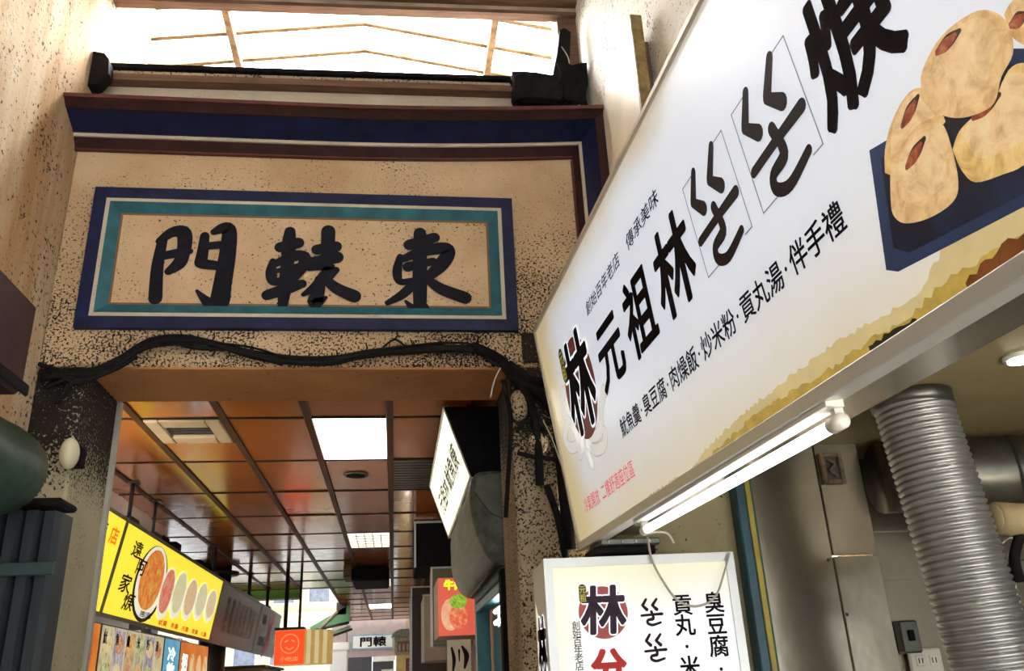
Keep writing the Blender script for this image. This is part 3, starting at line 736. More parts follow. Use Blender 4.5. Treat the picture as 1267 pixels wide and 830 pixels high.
# fluorescent tube under the sign
A, B = at(800, 655, z=2.055), at(1032, 526, z=2.055)
t = thing('tube_light', 'lit white fluorescent tube on a batten under the long shop sign', 'tube light', (A + B) / 2)
d = (B - A).normalized()
M_tube = emitter('tube_glow', (1.0, .98, .93), 4.0)
rod('tube', A, B, .014, M_tube, t, 14)
rod('end_cap', A - d * .03, A + d * .008, .0165, M_white, t, 14); rod('end_cap', B - d * .008, B + d * .035, .0165, M_white, t, 14)
sx = Vector((d.y, -d.x, 0)).normalized()
def along(p, side, up): return p + sx * side + Vector((0, 0, up))
q = [along(A - d * .03, -.006, .062), along(B + d * .04, -.006, .062), along(B + d * .04, .034, .062), along(A - d * .03, .034, .062)]
wmesh('batten', [v_ - Vector((0, 0, .034)) for v_ in q] + q, BOXF, M_white, t)
for e in (A - d * .028, B + d * .012): wmesh('holder', [along(e, -.01, -.006), along(e + d * .016, -.01, -.006), along(e + d * .016, .01, -.006), along(e, .01, -.006), along(e, -.01, .03), along(e + d * .016, -.01, .03), along(e + d * .016, .01, .03), along(e, .01, .03)], BOXF, M_white, t)
tube('lead', [at(a, b, y=3.0) for a, b in [(803, 660), (812, 658), (826, 660), (834, 672)]], .004, M_white, t, 6, 5)
# ================================================================== SMALL LIGHT BOX
bf = Face((.576, 3.30, .95), (1, 0, .012), (0, 0, 1)); BW, BH = .752, 1.075
lb = thing('light_box', 'small standing white light box sign under the end of the long shop sign', 'sign', mw=bf.m())
lbox('casing', (0, 0, -.30), (BW, BH, -.002), M_alu, lb, .004)
ring('frame', -.004, -.004, BW + .004, BH + .004, .034, -.04, .012, M_alu, lb)
m_, nt_, b_ = _nt('small_lightbox_print'); _set(b_, .3, 0)
tc = nt_.nodes.new('ShaderNodeTexCoord'); sp = nt_.nodes.new('ShaderNodeSeparateXYZ'); nt_.links.new(tc.outputs['Object'], sp.inputs[0])
nz = _noise(nt_, 4, 4); jit = _math(nt_, 'MULTIPLY', _math(nt_, 'SUBTRACT', nz.outputs[0], .5), .2)
e1 = mrange(nt_, _math(nt_, 'ADD', sp.outputs[1], jit), BH - .28, BH + .02, 0, 1); e2 = mrange(nt_, _math(nt_, 'ADD', sp.outputs[0], jit), .20, .0, 0, 1)
cc = _mix(nt_, _math(nt_, 'MAXIMUM', e1, _math(nt_, 'MULTIPLY', e2, .8)), (.90, .91, .96), (.80, .76, .40))
nt_.links.new(cc, b_.inputs['Emission Color']); b_.inputs['Emission Strength'].default_value = .72; b_.inputs['Base Color'].default_value = (.4, .4, .4, 1)
M_face2 = m_
flat('face', [[(.028, .028), (BW - .028, .028), (BW - .028, BH - .028), (.028, BH - .028)]], .001, M_face2, lb)
def bc(px, py): return bf.uv(px, py)
def col(body, p0, p1, size, m, bold, name='lettering'):
    """a leaning column of characters: first centre p0, last centre p1 (pixels on this face)"""
    a, b = bc(*p0), bc(*p1); n = len(body)
    for i, c in enumerate(body):
        f_ = i / max(1, n - 1); x = a[0] + (b[0] - a[0]) * f_; y = a[1] + (b[1] - a[1]) * f_
        text(name, c, x - size / 2, x + size / 2, y - size / 2, y + size / 2, m, lb, .003, bold=bold)
M_brown = mat('sign_ink_purple', (.045, .012, .02), .5, emit=.02)
col('貢丸·米', (842, 749), (852, 826), .082, M_print, .018); col('臭豆腐·', (881, 746.5), (891, 828), .082, M_print, .018)
col('創始百年老店', (711, 774), (715.5, 824), .034, M_print, .004)
q = bc(752, 826); text('lettering', '分', q[0] - .068, q[0] + .068, q[1] - .068, q[1] + .068, mat('print_red', (.45, .035, .03), .5, emit=.35), lb, .003, bold=.045)
q = bc(744.5, 758); crest(q[0], q[1], .088, lb, mat('crest_purple', (.06, .025, .05), .5, emit=.12), mat('crest_red_bright', (.28, .04, .035), .5, var=.2, emit=.25))
for ch in lb.children:
    if ch.name.startswith('crest'): ch.location.z = .002
for (a, b) in ((804, 757), (809, 801)):
    q = bc(a, b); boxed((q[0] - .045, q[1] - .048), .092, lb, M_print, mat('print_pale_line', (.6, .6, .6), .5, emit=.4), .0015)
for ch in lb.children:
    if ch.name.startswith(('lettering', 'outline', 'brush')) and ch.location.z == 0: ch.location.z = .001
sf = Face((.576, 3.30 + .298, .95), (0, -1, 0), (0, 0, 1))
sd_ = bpy.data.objects.new('side_panel', flat('tmp', [[(.02, .02), (.275, .02), (.275, BH - .03), (.02, BH - .03)]], .004, M_face2, None).data)
bpy.data.objects.remove(bpy.data.objects['tmp']); COL.objects.link(sd_)
sd_.parent = lb; bpy.context.view_layer.update(); sd_.matrix_world = sf.m()
bpy.context.view_layer.update()
crest_parent = sd_
flat('crest_disc', [disc_poly(.15, BH - .32, .085, .10, 30)], .006, MATS['crest_red_bright'], sd_)
text('crest_outline', '林', .05, .25, BH - .42, BH - .20, M_wline, sd_, .0064, bold=.085)
text('crest_character', '林', .05, .25, BH - .42, BH - .20, M_brown, sd_, .0068, bold=.06)
text('lettering', '創始百年老店', .05, .08, BH - .66, BH - .44, M_print, sd_, .006, vertical=True)
w1 = [(801, 664), (806, 690), (818, 715), (838, 742), (862, 750), (885, 738), (897, 705), (903, 684)]
tag(tube('extension_cord', [at(a, b, y=3.27) for a, b in w1], .0045, mat('cord_grey', (.42, .41, .33), .5), None, 6, 6), 'thin grey cord hanging in a loop in front of the small light box', 'cord')

# ================================================================== SHOP ON THE RIGHT
YW = 3.8
M_tanw = plaster('shop_tan_wall', (.28, .24, .13), (.36, .32, .19), dens=.3, sc=30)
tag(box('wall_shop', (1.0, YW, 0), (1.56, YW + .2, 2.62), M_tanw, bev=0), kind='structure')
tag(box('ceiling_shop', (1.07, -.5, 2.60), (4.2, 4.4, 2.66), mat('shop_ceiling_olive', (.26, .21, .10), .5, var=.1), bev=0), kind='structure')
tag(box('wall_shop_back', (4.1, -.5, 0), (4.2, 4.4, 2.62), M_darksteel, bev=0), kind='structure')
t = thing('door_1', None, None); tag(t, kind='structure')
box('post', (1.555, 3.72, 0), (1.60, 3.86, 2.6), mat('teal_post_paint', (.012, .07, .105), .4, var=.3), t, .006)
box('post_stripe', (1.60, 3.745, 0), (1.612, 3.80, 2.6), mat('green_edge', (.02, .09, .05), .5), t, .002)
box('post_stripe', (1.612, 3.74, 0), (1.637, 3.80, 2.6), mat('yellow_stripe', (.42, .33, .05), .5, var=.2), t, .002)
box('post_stripe', (1.637, 3.745, 0), (1.648, 3.80, 2.6), MATS['green_edge'], t, .002)
# stainless cladding
st = thing('wall_steel', None, None); tag(st, kind='structure')
box('steel_panel', (1.648, 3.80, 0), (2.012, 3.83, 2.6), M_steel, st, .003)
box('steel_panel', (2.014, 3.79, 2.07), (2.235, 3.83, 2.6), M_steel, st, .003)
box('steel_panel', (2.014, 3.79, 0), (2.235, 3.83, 2.065), M_steel, st, .003)
box('return', (2.225, 3.83, 0), (2.235, 4.15, 2.6), M_steel, st, 0)
M_steel2 = M_steel
box('steel_panel', (2.235, 4.12, 0), (3.2, 4.15, 2.6), M_steel2, st, .003)
box('steel_panel', (3.203, 4.12, 0), (4.1, 4.15, 2.6), M_steel2, st, .003)
box('seam_fold', (2.235, 4.105, 2.22), (4.1, 4.12, 2.235), M_steel2, st, 0); box('seam_fold', (2.235, 4.105, 1.98), (4.1, 4.12, 1.99), M_steel2, st, 0)
for a, b in ((1027, 692), (1048, 760)): p = at(a, b, y=3.79); ellipsoid('rivet', p, .008, .006, .008, M_darksteel, st, 8, 5)
p = at(1028, 580, y=3.79)
t = thing('junction_box', 'opened rusty junction box on the stainless steel wall', 'junction box', p)
ring_m = mat('rusty_frame', (.28, .20, .12), .6, var=.4, scale=30)
for a, b in (((-.055, -.075), (-.035, .075)), ((.035, -.075), (.055, .075)), ((-.035, .055), (.035, .075)), ((-.035, -.075), (.035, -.055))):
    box('rim', (p.x + a[0], 3.765, p.z + a[1]), (p.x + b[0], 3.789, p.z + b[1]), ring_m, t, .003)
box('back_plate', (p.x - .035, 3.782, p.z - .055), (p.x + .035, 3.7895, p.z + .055), M_darksteel, t, 0)
tube('wire', [(p.x - .02, 3.775, p.z + .04), (p.x + .01, 3.765, p.z + .02), (p.x - .015, 3.765, p.z - .01), (p.x + .02, 3.775, p.z - .04)], .006, ring_m, t, 6, 5)
p = at(1143, 817, y=4.1)
t = thing('power_outlet', 'white two-socket power outlet plate on the steel wall', 'outlet', p)
box('plate', (p.x - .085, 4.075, p.z - .055), (p.x + .085, 4.10, p.z + .055), mat('outlet_cream', (.68, .66, .58), .4), t, .008)
for k in (-1, 1):
    s2 = box('socket', (p.x + k * .035 - .022, 4.068, p.z - .025), (p.x + k * .035 + .022, 4.075, p.z + .025), M_white, t, .004)
    for j in (-1, 1): box('slot', (p.x + k * .035 + j * .009 - .002, 4.0665, p.z - .012), (p.x + k * .035 + j * .009 + .002, 4.0682, p.z + .012), M_black, s2, 0)
p = at(1120, 788, y=4.1)
t = thing('switch_box', 'dark grey switch box beside the white outlet', 'switch box', p)
box('body', (p.x - .05, 4.05, p.z - .075), (p.x + .05, 4.105, p.z + .075), M_darksteel, t, .008); box('toggle', (p.x - .015, 4.035, p.z - .02), (p.x + .015, 4.05, p.z + .03), M_black, t, .003)
# corrugated duct
t = thing('corrugated_duct', 'silver corrugated flexible exhaust duct hanging in the shop', 'duct', (2.1, 3.05, 1.2))
n = 66; prof = []
vs, fs = [], []; seg = 36
top, bot = Vector((2.075, 3.05, 2.59)), Vector((2.20, 3.02, .9))
ax = (bot - top); L = ax.length; ax.normalize(); ea = Vector((1, 0, 0)); ea = (ea - ax * ea.dot(ax)).normalized(); eb = ax.cross(ea)
rows = []
for i in range(n):
    for f_, r in ((0, .140), (.2, .148), (.45, .151), (.7, .148), (.9, .140)): rows.append(((i + f_) / n, r))
for tt, r in rows:
    c = top + ax * (L * tt)
    for s in range(seg):
        th = 2 * math.pi * s / seg; vs.append(c + (ea * math.cos(th) + eb * math.sin(th)) * r)
for i in range(len(rows) - 1):
    for s in range(seg): fs.append((i * seg + s, i * seg + (s + 1) % seg, (i + 1) * seg + (s + 1) % seg, (i + 1) * seg + s))
fs.append(tuple(range(seg))); fs.append(tuple(range(len(vs) - seg, len(vs))))
wmesh('duct_hose', vs, fs, mat('duct_foil', (.40, .41, .41), .40, .8, var=.1, scale=8), t, True)
tube('collar', [top + Vector((0, 0, -.045)), top + Vector((0, 0, .008))], .158, M_darksteel, t, 32, curve=False)
# dark steel elbow duct behind
t = thing('elbow_duct', 'dark round steel elbow duct behind the corrugated hose', 'duct', (2.8, 3.5, 2.4))
tube('pipe', [(2.30, 3.75, 2.42), (2.6, 3.72, 2.42), (2.9, 3.6, 2.40), (3.15, 3.4, 2.36), (3.4, 3.1, 2.34)], .17, mat('duct_dark_steel', (.16, .155, .13), .35, .8, var=.2), t, 24, 8)
for a, b in (((2.55, 3.725, 2.42), (2.58, 3.722, 2.42)), ((2.88, 3.61, 2.40), (2.91, 3.595, 2.40))): rod('seam_band', a, b, .176, M_darksteel, t, 24)
# beige motor / spot head with clip
t = thing('fan_motor', 'beige cylindrical fan motor on a black bracket beside the duct hose', 'motor', (2.45, 3.0, 2.1))
a_, b_2 = at(1232, 641, y=3.0), at(1300, 645, y=3.0)
rod('body', a_, b_2, .062, mat('motor_beige', (.42, .33, .18), .45), t, 20); rod('end_disc', a_ - Vector((.01, 0, 0)), a_, .05, MATS['motor_beige'], t, 20)
tube('arm', [at(1262, 662, y=3.0), at(1255, 690, y=3.0), at(1262, 720, y=3.0)], .02, M_black, t, 8, 4)
box('clamp', tuple(at(1240, 712, y=3.05) - Vector((0, .03, .03))), tuple(at(1300, 690, y=3.0) + Vector((0, .04, 0))), M_darksteel, t, .006)
tube('cable', [at(a, b, y=3.1) for a, b in [(1240, 672), (1252, 665), (1262, 680), (1256, 720), (1266, 760)]], .004, MATS['white_wire'], t, 6, 5)
# recessed spot in the shop ceiling
p = at(1262, 440, z=2.6)
t = thing('shop_downlight', 'small lit round downlight in the olive shop ceiling', 'downlight', p)
rod('ring', (p.x, p.y, 2.585), (p.x, p.y, 2.605), .06, M_white, t, 24); rod('bulb', (p.x, p.y, 2.578), (p.x, p.y, 2.59), .045, emitter('spot_glow', (1, .9, .72), 30), t, 20)

# ================================================================== LEFT SIDE OF THE ALLEY
t = thing('awning_box', 'dark maroon awning housing on the stained wall beside the gate', 'awning box', (-1.5, 1.8, 2.6))
box('housing', (XL + .004, .7, 2.615), (-1.31, 3.06, 2.97), mat('housing_maroon', (.030, .010, .011), .6, var=.3, spec=.3), t, .02)
box('lip', (-1.31, .7, 2.615), (-1.295, 3.07, 2.66), M_black, t, .006)
t = thing('rolled_awning', 'dark green rolled awning under the maroon housing', 'awning', (-1.5, 2, 2.5))
gm = mat('awning_green', (.020, .045, .034), .45, var=.4, scale=14, spec=.3)
n = 24
def rr_(i): return .165 + .006 * math.sin(i * 1.7)
tube('roll', [(-1.50, .7 + i * (2.75 / n), 2.435) for i in range(n + 1)], .16, gm, t, 20, curve=False, radii=[rr_(i) for i in range(n + 1)])
rod('end_plate', (-1.50, 3.45, 2.435), (-1.50, 3.475, 2.435), .15, M_black, t, 20)
box('wall_arm', (XL + .003, 3.40, 2.38), (-1.50, 3.45, 2.48), M_black, t, .005)
p = at(86, 561, y=4.1)
t = thing('bulkhead_lamp', 'cream oval bulkhead lamp on the left gate pillar', 'lamp', (p.x, 4.15, p.z))
ellipsoid('globe', p, .042, .06, .075, mat('lamp_glass', (.60, .60, .42), .2, var=.15), t)
box('base', (p.x - .04, 4.13, p.z - .05), (p.x + .04, 4.21, p.z + .05), M_black, t, .01)
t = thing('folded_shutter', 'dark slate folded metal shutter standing against the left gate pillar', 'shutter', (-1.45, 3.6, 0))
ms = mat('slate_metal', (.026, .033, .042), .5, 0, spec=.3, var=.25, scale=5, stretch=(4, 4, .3))
for k in range(6):
    x0 = XL + .03 + k * .068
    prism('shutter_slat', [(x0, 3.62), (x0 + .012, 3.58), (x0 + .052, 3.575), (x0 + .064, 3.62), (x0 + .064, 3.74), (x0, 3.74)], 'z', 0, 2.33 - .004 * k, ms, t)
box('strap', (XL + .02, 3.555, 2.06), (-1.30, 3.577, 2.11), mat('strap_teal', (.02, .05, .05), .5), t, .004)
box('cap', (XL + .02, 3.56, 2.33), (-1.31, 3.75, 2.36), M_black, t, .01)

# ================================================================== STALL SIGNS IN THE PASSAGE (left)
XS_, ZB, ZT = -2.2, 2.245, 3.005
def hang_sign(name, label, y0, y1, m, cat='sign', depth=.16):
    f_ = Face((XS_ - .125, y0, 2.245), (0, 1, 0), (.125, 0, .745))
    t = thing(name, label, cat, mw=f_.m(), group='light box signs hung over the stalls')
    L = y1 - y0; Hh = .755
    lbox('casing', (0, 0, -depth), (L, Hh, -.002), mat('casing_grey', (.24, .24, .20), .5, .2), t)
    ring('frame', -.012, -.014, L + .012, Hh + .014, .032, -.05, .006, mat('frame_olive_grey', (.30, .30, .22), .45, .3), t)
    flat('face', [[(.018, .018), (L - .018, .018), (L - .018, Hh - .018), (.018, Hh - .018)]], .001, m, t)
    return f_, t
M_yel = emitter('yellow_face', (.85, .72, .045), 1.05)
f1, s1 = hang_sign('menu_light_box', 'yellow backlit stall sign half hidden behind the left gate pillar', 6.05, 7.44, M_yel)
M_green = speckle_print('print_green_bowl', [(.10, .16, .03), (.30, .36, .16), (.65, .60, .45), (.6, .2, .08)], 6, .8)
flat('picture_bowl', [disc_poly(.62, .30, .42, .26, 24)], .002, M_green, s1)
text('lettering', '炒麵', .55, 1.0, .52, .66, M_print, s1, .003, bold=.02); text('lettering', '店', 1.08, 1.30, .52, .66, mat('print_orange', (.75, .22, .01), .5, emit=.7), s1, .003, bold=.03)
f2, s2 = hang_sign('menu_light_box', 'bright yellow backlit stall sign with a row of food bowl pictures', 7.47, 11.80, M_yel)
def z1(a, b): return f2.uv(110 + a * .2532, 620 + b * .2532)
M_bowl = mat('print_bowl_white', (.80, .80, .62), .4, emit=.9, var=.08)
foods = [[(.45, .06, .01), (.75, .22, .03), (.60, .45, .08)], [(.60, .05, .04), (.75, .20, .15), (.35, .45, .12)], [(.55, .55, .28), (.65, .60, .32), (.78, .75, .55)], [(.55, .45, .25), (.70, .45, .22), (.72, .66, .45)], [(.50, .52, .25), (.66, .62, .36), (.75, .70, .5)], [(.62, .35, .15), (.72, .58, .35), (.60, .60, .35)]]
cen = [((303, 395), .46, .325), ((377, 450), .27, .255), ((437, 458), .29, .245), ((492, 480), .30, .225), ((545, 490), .30, .215), ((592, 512), .30, .195)]
for i, ((p, rx, rz), fc) in enumerate(zip(cen, foods)):
    u, v_ = z1(*p)
    if i == 0: flat('picture_bowl', [disc_poly(u, v_ - .015, rx * 1.12, rz * 1.06, 36)], .002, mat('print_pot_dark', (.05, .03, .02), .5), s2)
    flat('picture_bowl', [disc_poly(u, v_, rx, rz, 32)], .003 + i * .0008, M_bowl, s2)
    flat('picture_food', [disc_poly(u, v_ + .02, rx * .82, rz * .84, 32)], .0034 + i * .0008, speckle_print('print_food_%d' % i, fc, 13, .8), s2)
for c, p, sz in (('遠', (232, 235), .15), ('阿', (250, 320), .15), ('家', (172, 400), .16), ('焿', (188, 490), .16)):
    u, v_ = z1(*p); text('lettering', c, u - sz * 1.0, u + sz * 1.0, v_ - sz * .5, v_ + sz * .5, mat('print_brown_brush', (.10, .035, .01), .5, emit=.05), s2, .012, bold=.02, shear=.2)
for i in range(5):
    u = 1.75 + i * .5; text('lettering', '魷魚肉貢丸'[i] + '羹', u, u + .34, .035, .095, mat('print_small_red', (.55, .12, .02), .5, emit=.5), s2, .003, bold=.02)
text('lettering', '團圓', 1.02, 1.42, .06, .12, M_print, s2, .009, bold=.01)
f3, s3 = hang_sign('menu_light_box', 'dull red menu board with columns of small pale lettering', 11.84, 15.35, mat('menu_red_face', (.26, .12, .085), .35, var=.2, scale=1.5))
mp = mat('menu_lettering', (.55, .42, .28), .5)
for k, s in enumerate(['魷魚羹麵', '肉燥飯湯', '貢丸米粉', '炒麵乾麵', '豆腐青菜', '滷蛋小菜', '冰品飲料']):
    text('lettering', s, .55 + k * .38, .82 + k * .38, .16, .62, mp, s3, .003, bold=.012, vertical=True)
f4, s4 = hang_sign('menu_light_box', 'grey stall sign with a red stroke and white lettering at the end of the row', 15.39, 18.0, mat('grey_face', (.20, .18, .145), .4))
flat('emblem', stroke_poly([(1.1, .10, .30), (1.5, .30, .42), (1.25, .48, .30), (1.7, .64, .2)]), .002, mat('emblem_red', (.42, .05, .05), .5), s4)
for c, u, v_ in (('麵', .35, .47), ('線', .35, .12), ('羹', 1.95, .22), ('湯', .75, .12)): text('lettering', c, u, u + .5, v_, v_ + .17, mat('print_pale', (.6, .62, .6), .5), s4, .003, bold=.04)
# hangers of the signs
M_rod = mat('hanger_black', (.02, .017, .016), .5)
def hanger(x, y, r, z0=ZT + .01, lab=None, plate=True):
    t = thing('sign_hanger', lab, 'hanger', (x, y, z0), 'black rods holding the stall signs')
    rod('rod', (x, y, z0), (x, y, ZC), r, M_rod, t, 8)
    if plate: box('flange', (x - .05, y - .05, ZC - .02), (x + .05, y + .05, ZC - .006), M_rod, t, .003); box('foot', (x - .06, y - .12, z0), (x + .06, y + .12, z0 + .04), M_rod, t, .004)
for y, r, l in ((6.8, .016, 'black hanger rod over the yellow sign half hidden by the gate pillar'), (7.75, .018, 'black hanger rod over the yellow bowl sign, next to the gate pillar'), (8.55, .014, 'thinner black hanger rod over the yellow bowl sign'), (11.45, .035, 'thick black hanger post where the yellow sign meets the red menu'),
                (14.4, .03, 'black hanger post above the dull red menu board'), (16.5, .03, 'black hanger post above the grey stall sign')):
    hanger(-2.28, y, r, ZT + .012, l)
TL = ['small black transformer on the yellow sign next to the thinner hanger rod', 'taller black transformer on the middle of the yellow sign', 'small black transformer on the yellow sign next to another by the thick post', 'taller black transformer on the yellow sign beside the thick hanger post']
for k, y in enumerate((8.9, 9.4, 10.6, 11.0)):
    t = thing('transformer', TL[k], 'transformer', (-2.28, y, ZT + .02), 'black boxes on the yellow stall sign')
    box('body', (-2.35, y - .11, ZT + .02), (-2.23, y + .11, ZT + .075 + .02 * (k % 2)), M_black, t, .008); box('terminal', (-2.33, y + .11, ZT + .026), (-2.25, y + .15, ZT + .05), M_darksteel, t, .003)
p = at(300, 676, z=ZC)
t = thing('black_column', 'thick black pipe column with a flange under the ceiling behind the stall signs', 'column', (-2.55, 13.6, 0))
rod('shaft', (-2.62, 13.6, 0), (-2.62, 13.6, ZC), .19, mat('column_black', (.016, .014, .014), .4), t, 20); rod('flange', (-2.62, 13.6, ZC - .11), (-2.62, 13.6, ZC - .06), .30, M_rod, t, 20)
# clear hanging plastic sheet
m_, nt_, b_ = _nt('clear_plastic_sheet'); _set(b_, .25, 0)
n_ = _noise(nt_, 3, 4, .6, (1, .3, 1)); r_ = _ramp(nt_, n_.outputs[0], [(.3, (.72, .72, .70)), (.7, (.88, .88, .87))])
tl = nt_.nodes.new('ShaderNodeBsdfTranslucent'); tp = nt_.nodes.new('ShaderNodeBsdfTransparent'); mx = nt_.nodes.new('ShaderNodeMixShader'); mx.inputs[0].default_value = .5
nt_.links.new(r_.outputs[0], tl.inputs[0]); nt_.links.new(tl.outputs[0], mx.inputs[2]); nt_.links.new(tp.outputs[0], mx.inputs[1]); nt_.links.new(mx.outputs[0], nt_.nodes['Material Output'].inputs[0]); nt_.nodes.remove(b_)
vs, fs = [], []
for i in range(25):
    y = 6.6 + i * .14; x = -2.56 + .012 * math.sin(i * 1.1)
    vs += [(x, y, 2.6), (x, y, ZC)]
for i in range(24): fs.append((i * 2, i * 2 + 1, i * 2 + 3, i * 2 + 2))
tag(mesh('plastic_sheet', vs, fs, m_), 'hazy clear plastic sheet hanging behind the yellow stall sign', 'plastic sheet')
# photo boards under the yellow sign
def photo_board(label, y0, y1, m, z0=1.45):
    f_ = Face((-2.27, y0, z0), (0, 1, 0), (0, 0, 1)); t = thing('menu_photo_board', label, 'menu board', mw=f_.m(), group='photo boards under the yellow stall sign')
    L, Hh = y1 - y0, 2.17 - z0
    lbox('board', (0, 0, -.03), (L, Hh, -.001), M_darksteel, t); flat('print', [[(.01, .01), (L - .01, .01), (L - .01, Hh - .01), (.01, Hh - .01)]], .001, m, t)
    return t, L, Hh
M_or = speckle_print('print_orange_board', [(.35, .06, .004), (.65, .17, .012), (.75, .30, .03)], 3, .75)
photo_board('orange photo board beside the left gate pillar', 6.15, 7.35, M_or)
M_ph = speckle_print('print_dishes', [(.10, .07, .04), (.42, .33, .20), (.70, .64, .42), (.62, .60, .50), (.16, .18, .24)], 9, .6, stretch=(2.4, .5, 1))
t, L, Hh = photo_board('pale photo board crowded with pictures of dishes', 7.38, 9.35, M_ph)
pal = [[(.16, .10, .04), (.62, .55, .30), (.75, .72, .50)], [(.10, .10, .14), (.45, .42, .50), (.70, .68, .60)], [(.35, .12, .04), (.60, .45, .22), (.72, .66, .42)], [(.12, .16, .08), (.50, .50, .28), (.74, .70, .46)], [(.08, .07, .12), (.36, .34, .42), (.66, .62, .44)], [(.45, .40, .14), (.66, .62, .34), (.78, .76, .60)]]
for k in range(6):
    u = .03 + k * .32
    flat('dish_photo', [[(u, .02), (u + .29, .02), (u + .29, Hh - .03), (u, Hh - .03)]], .002, speckle_print('print_dish_column_%d' % k, pal[k], 11, .6, stretch=(1.6, 1, 1)), t)
    for q_ in range(3):
        flat('dish_photo', [disc_poly(u + .145, .14 + q_ * .22, .11, .075, 18)], .003, speckle_print('print_dish_%d' % ((k + q_) % 4), [[(.4, .12, .03), (.7, .4, .12), (.8, .68, .4)], [(.15, .2, .05), (.45, .5, .2), (.8, .78, .6)], [(.5, .3, .1), (.75, .6, .3), (.85, .8, .62)], [(.3, .06, .03), (.55, .25, .12), (.7, .6, .42)]][(k + q_) % 4], 20, .7), t)
    text('lettering', '魷魚羹米粉湯'[k], u + .02, u + .12, Hh - .15, Hh - .05, mat('print_indigo', (.05, .05, .16), .5), t, .004, bold=.03)
t, L, Hh = photo_board('narrow sky blue photo board between the dish pictures and the orange board', 9.38, 10.05, mat('print_blue', (.10, .42, .62), .4, emit=.7, var=.2))
for k in range(4): text('lettering', '冷飲果汁'[k], .16, .50, .50 - k * .15, .64 - k * .15, mat('print_white_soft', (.75, .8, .8), .5, emit=.7), t, .002, bold=.03)
t, L, Hh = photo_board('orange photo board with a column of noodle pictures under the yellow sign', 10.08, 11.55, M_or)
for k in range(3): flat('picture_food', [disc_poly(.62 + .36 * k, .35, .15, .26, 20)], .002, speckle_print('print_noodle', [(.55, .25, .05), (.75, .55, .25), (.80, .70, .45)], 8, .75), t)
text('lettering', '招牌', .10, .38, .22, .60, mat('print_white_soft', (.75, .8, .8)), t, .002, bold=.03, vertical=True)
# red lantern box
q = at(357, 800, y=14.0)
lf = Face((-1.79, 14.0, 1.98), (.43, -.06, 0), (0, 0, 1))
t = thing('lantern_sign', 'glowing orange-red box sign with a round emblem and cream side', 'sign', mw=lf.m())
M_lan = emitter('lantern_red', (.85, .075, .012), 1.0)
lp = [(0, 0), (.46, 0), (.76, -.34), (.76, -.60), (0, -.60)]
vs = [(a, 0, b) for a, b in lp] + [(a, .50, b) for a, b in lp]
mesh('body', vs, [(0, 1, 2, 3, 4), (9, 8, 7, 6, 5)] + [(i, (i + 1) % 5, 5 + (i + 1) % 5, 5 + i) for i in range(5)], mat('lantern_side', (.62, .40, .13), .5, emit=.6), t)
flat('face', [[(.006, .006), (.454, .006), (.454, .494), (.006, .494)]], .002, M_lan, t)
flat('emblem_ring', [disc_poly(.23, .30, .145, .145, 30)], .003, mat('lantern_pale', (.85, .30, .12), .5, emit=.8), t); flat('emblem_ring', [disc_poly(.23, .30, .128, .128, 30)], .004, M_lan, t)
flat('emblem_marks', stroke_poly([(.16, .33, .02), (.20, .35, .02)]) + stroke_poly([(.26, .35, .02), (.30, .33, .02)]) + stroke_poly([(.17, .25, .015), (.23, .22, .02), (.29, .25, .015)]), .005, MATS['lantern_pale'], t)
text('lettering', '小吃店', .09, .37, .05, .12, MATS['lantern_pale'], t, .005, bold=.02)
for k in range(3):
    a_, b_2 = .48 + .1 * k, .53 + .1 * k
    mesh('side_rib', [(a_, .01, -(a_ - .46) * 1.133 + .004), (b_2, .01, -(b_2 - .46) * 1.133 + .004), (b_2, .49, -(b_2 - .46) * 1.133 + .004), (a_, .49, -(a_ - .46) * 1.133 + .004), (a_, .01, -(a_ - .46) * 1.133 - .01), (b_2, .01, -(b_2 - .46) * 1.133 - .01), (b_2, .49, -(b_2 - .46) * 1.133 - .01), (a_, .49, -(a_ - .46) * 1.133 - .01)], BOXF, mat('lantern_cream', (.75, .62, .34), .5, emit=.7), t)
lt = thing('lantern_hanger', 'pair of black posts carrying the orange-red box sign', 'hanger', (-1.6, 14.1, 2.5))
rod('post', (-1.66, 14.12, 2.48), (-1.66, 14.12, ZC), .03, M_rod, lt); rod('post', (-1.45, 14.15, 2.48), (-1.45, 14.15, ZC), .02, M_rod, lt)
box('tray', (-1.80, 13.98, 2.48), (-1.36, 14.30, 2.52), M_rod, lt, .005)

# far end: open light on the left, green awnings, column, end wall furniture
t = thing('green_awning', 'small green striped awning hanging below the ceiling near the far end', 'awning', (-1.4, 20, 2.7))
ga = mat('awning_bright_green', (.10, .28, .12), .5, var=.15)
pts = [at(a, b, y=20) for a, b in ((383, 776), (432, 748), (432, 770), (384, 781))]
vs = [v_ for v_ in pts] + [v_ + Vector((0, .5, .05)) for v_ in pts]
wmesh('canopy', vs, BOXF, ga, t); rod('edge_bar', pts[3] - Vector((0, .01, 0)), pts[2] - Vector((0, .01, 0)), .03, M_rod, t)
pts2 = [at(a, b, y=20.2) for a, b in ((392, 789), (432, 774), (434, 777), (394, 792))]
wmesh('lower_canopy', [v_ for v_ in pts2] + [v_ + Vector((0, .5, .05)) for v_ in pts2], BOXF, mat('awning_pale_green', (.35, .45, .30), .5), t)
rod('strut', at(395, 778, y=19.97), at(418, 756, y=19.97), .03, mat('strut_tan', (.35, .26, .18), .6), t)
rod('edge_bar', at(394, 793, y=20.15), at(436, 778, y=20.15), .025, M_rod, t); box('head', tuple(at(416, 758, y=20) - Vector((0, 0, .05))), tuple(at(430, 746, y=20.3)), M_rod, t, .01)
t = thing('green_fascia', 'long green fascia strip across the open side of the passage', 'fascia', (-2.6, 17, 3.2))
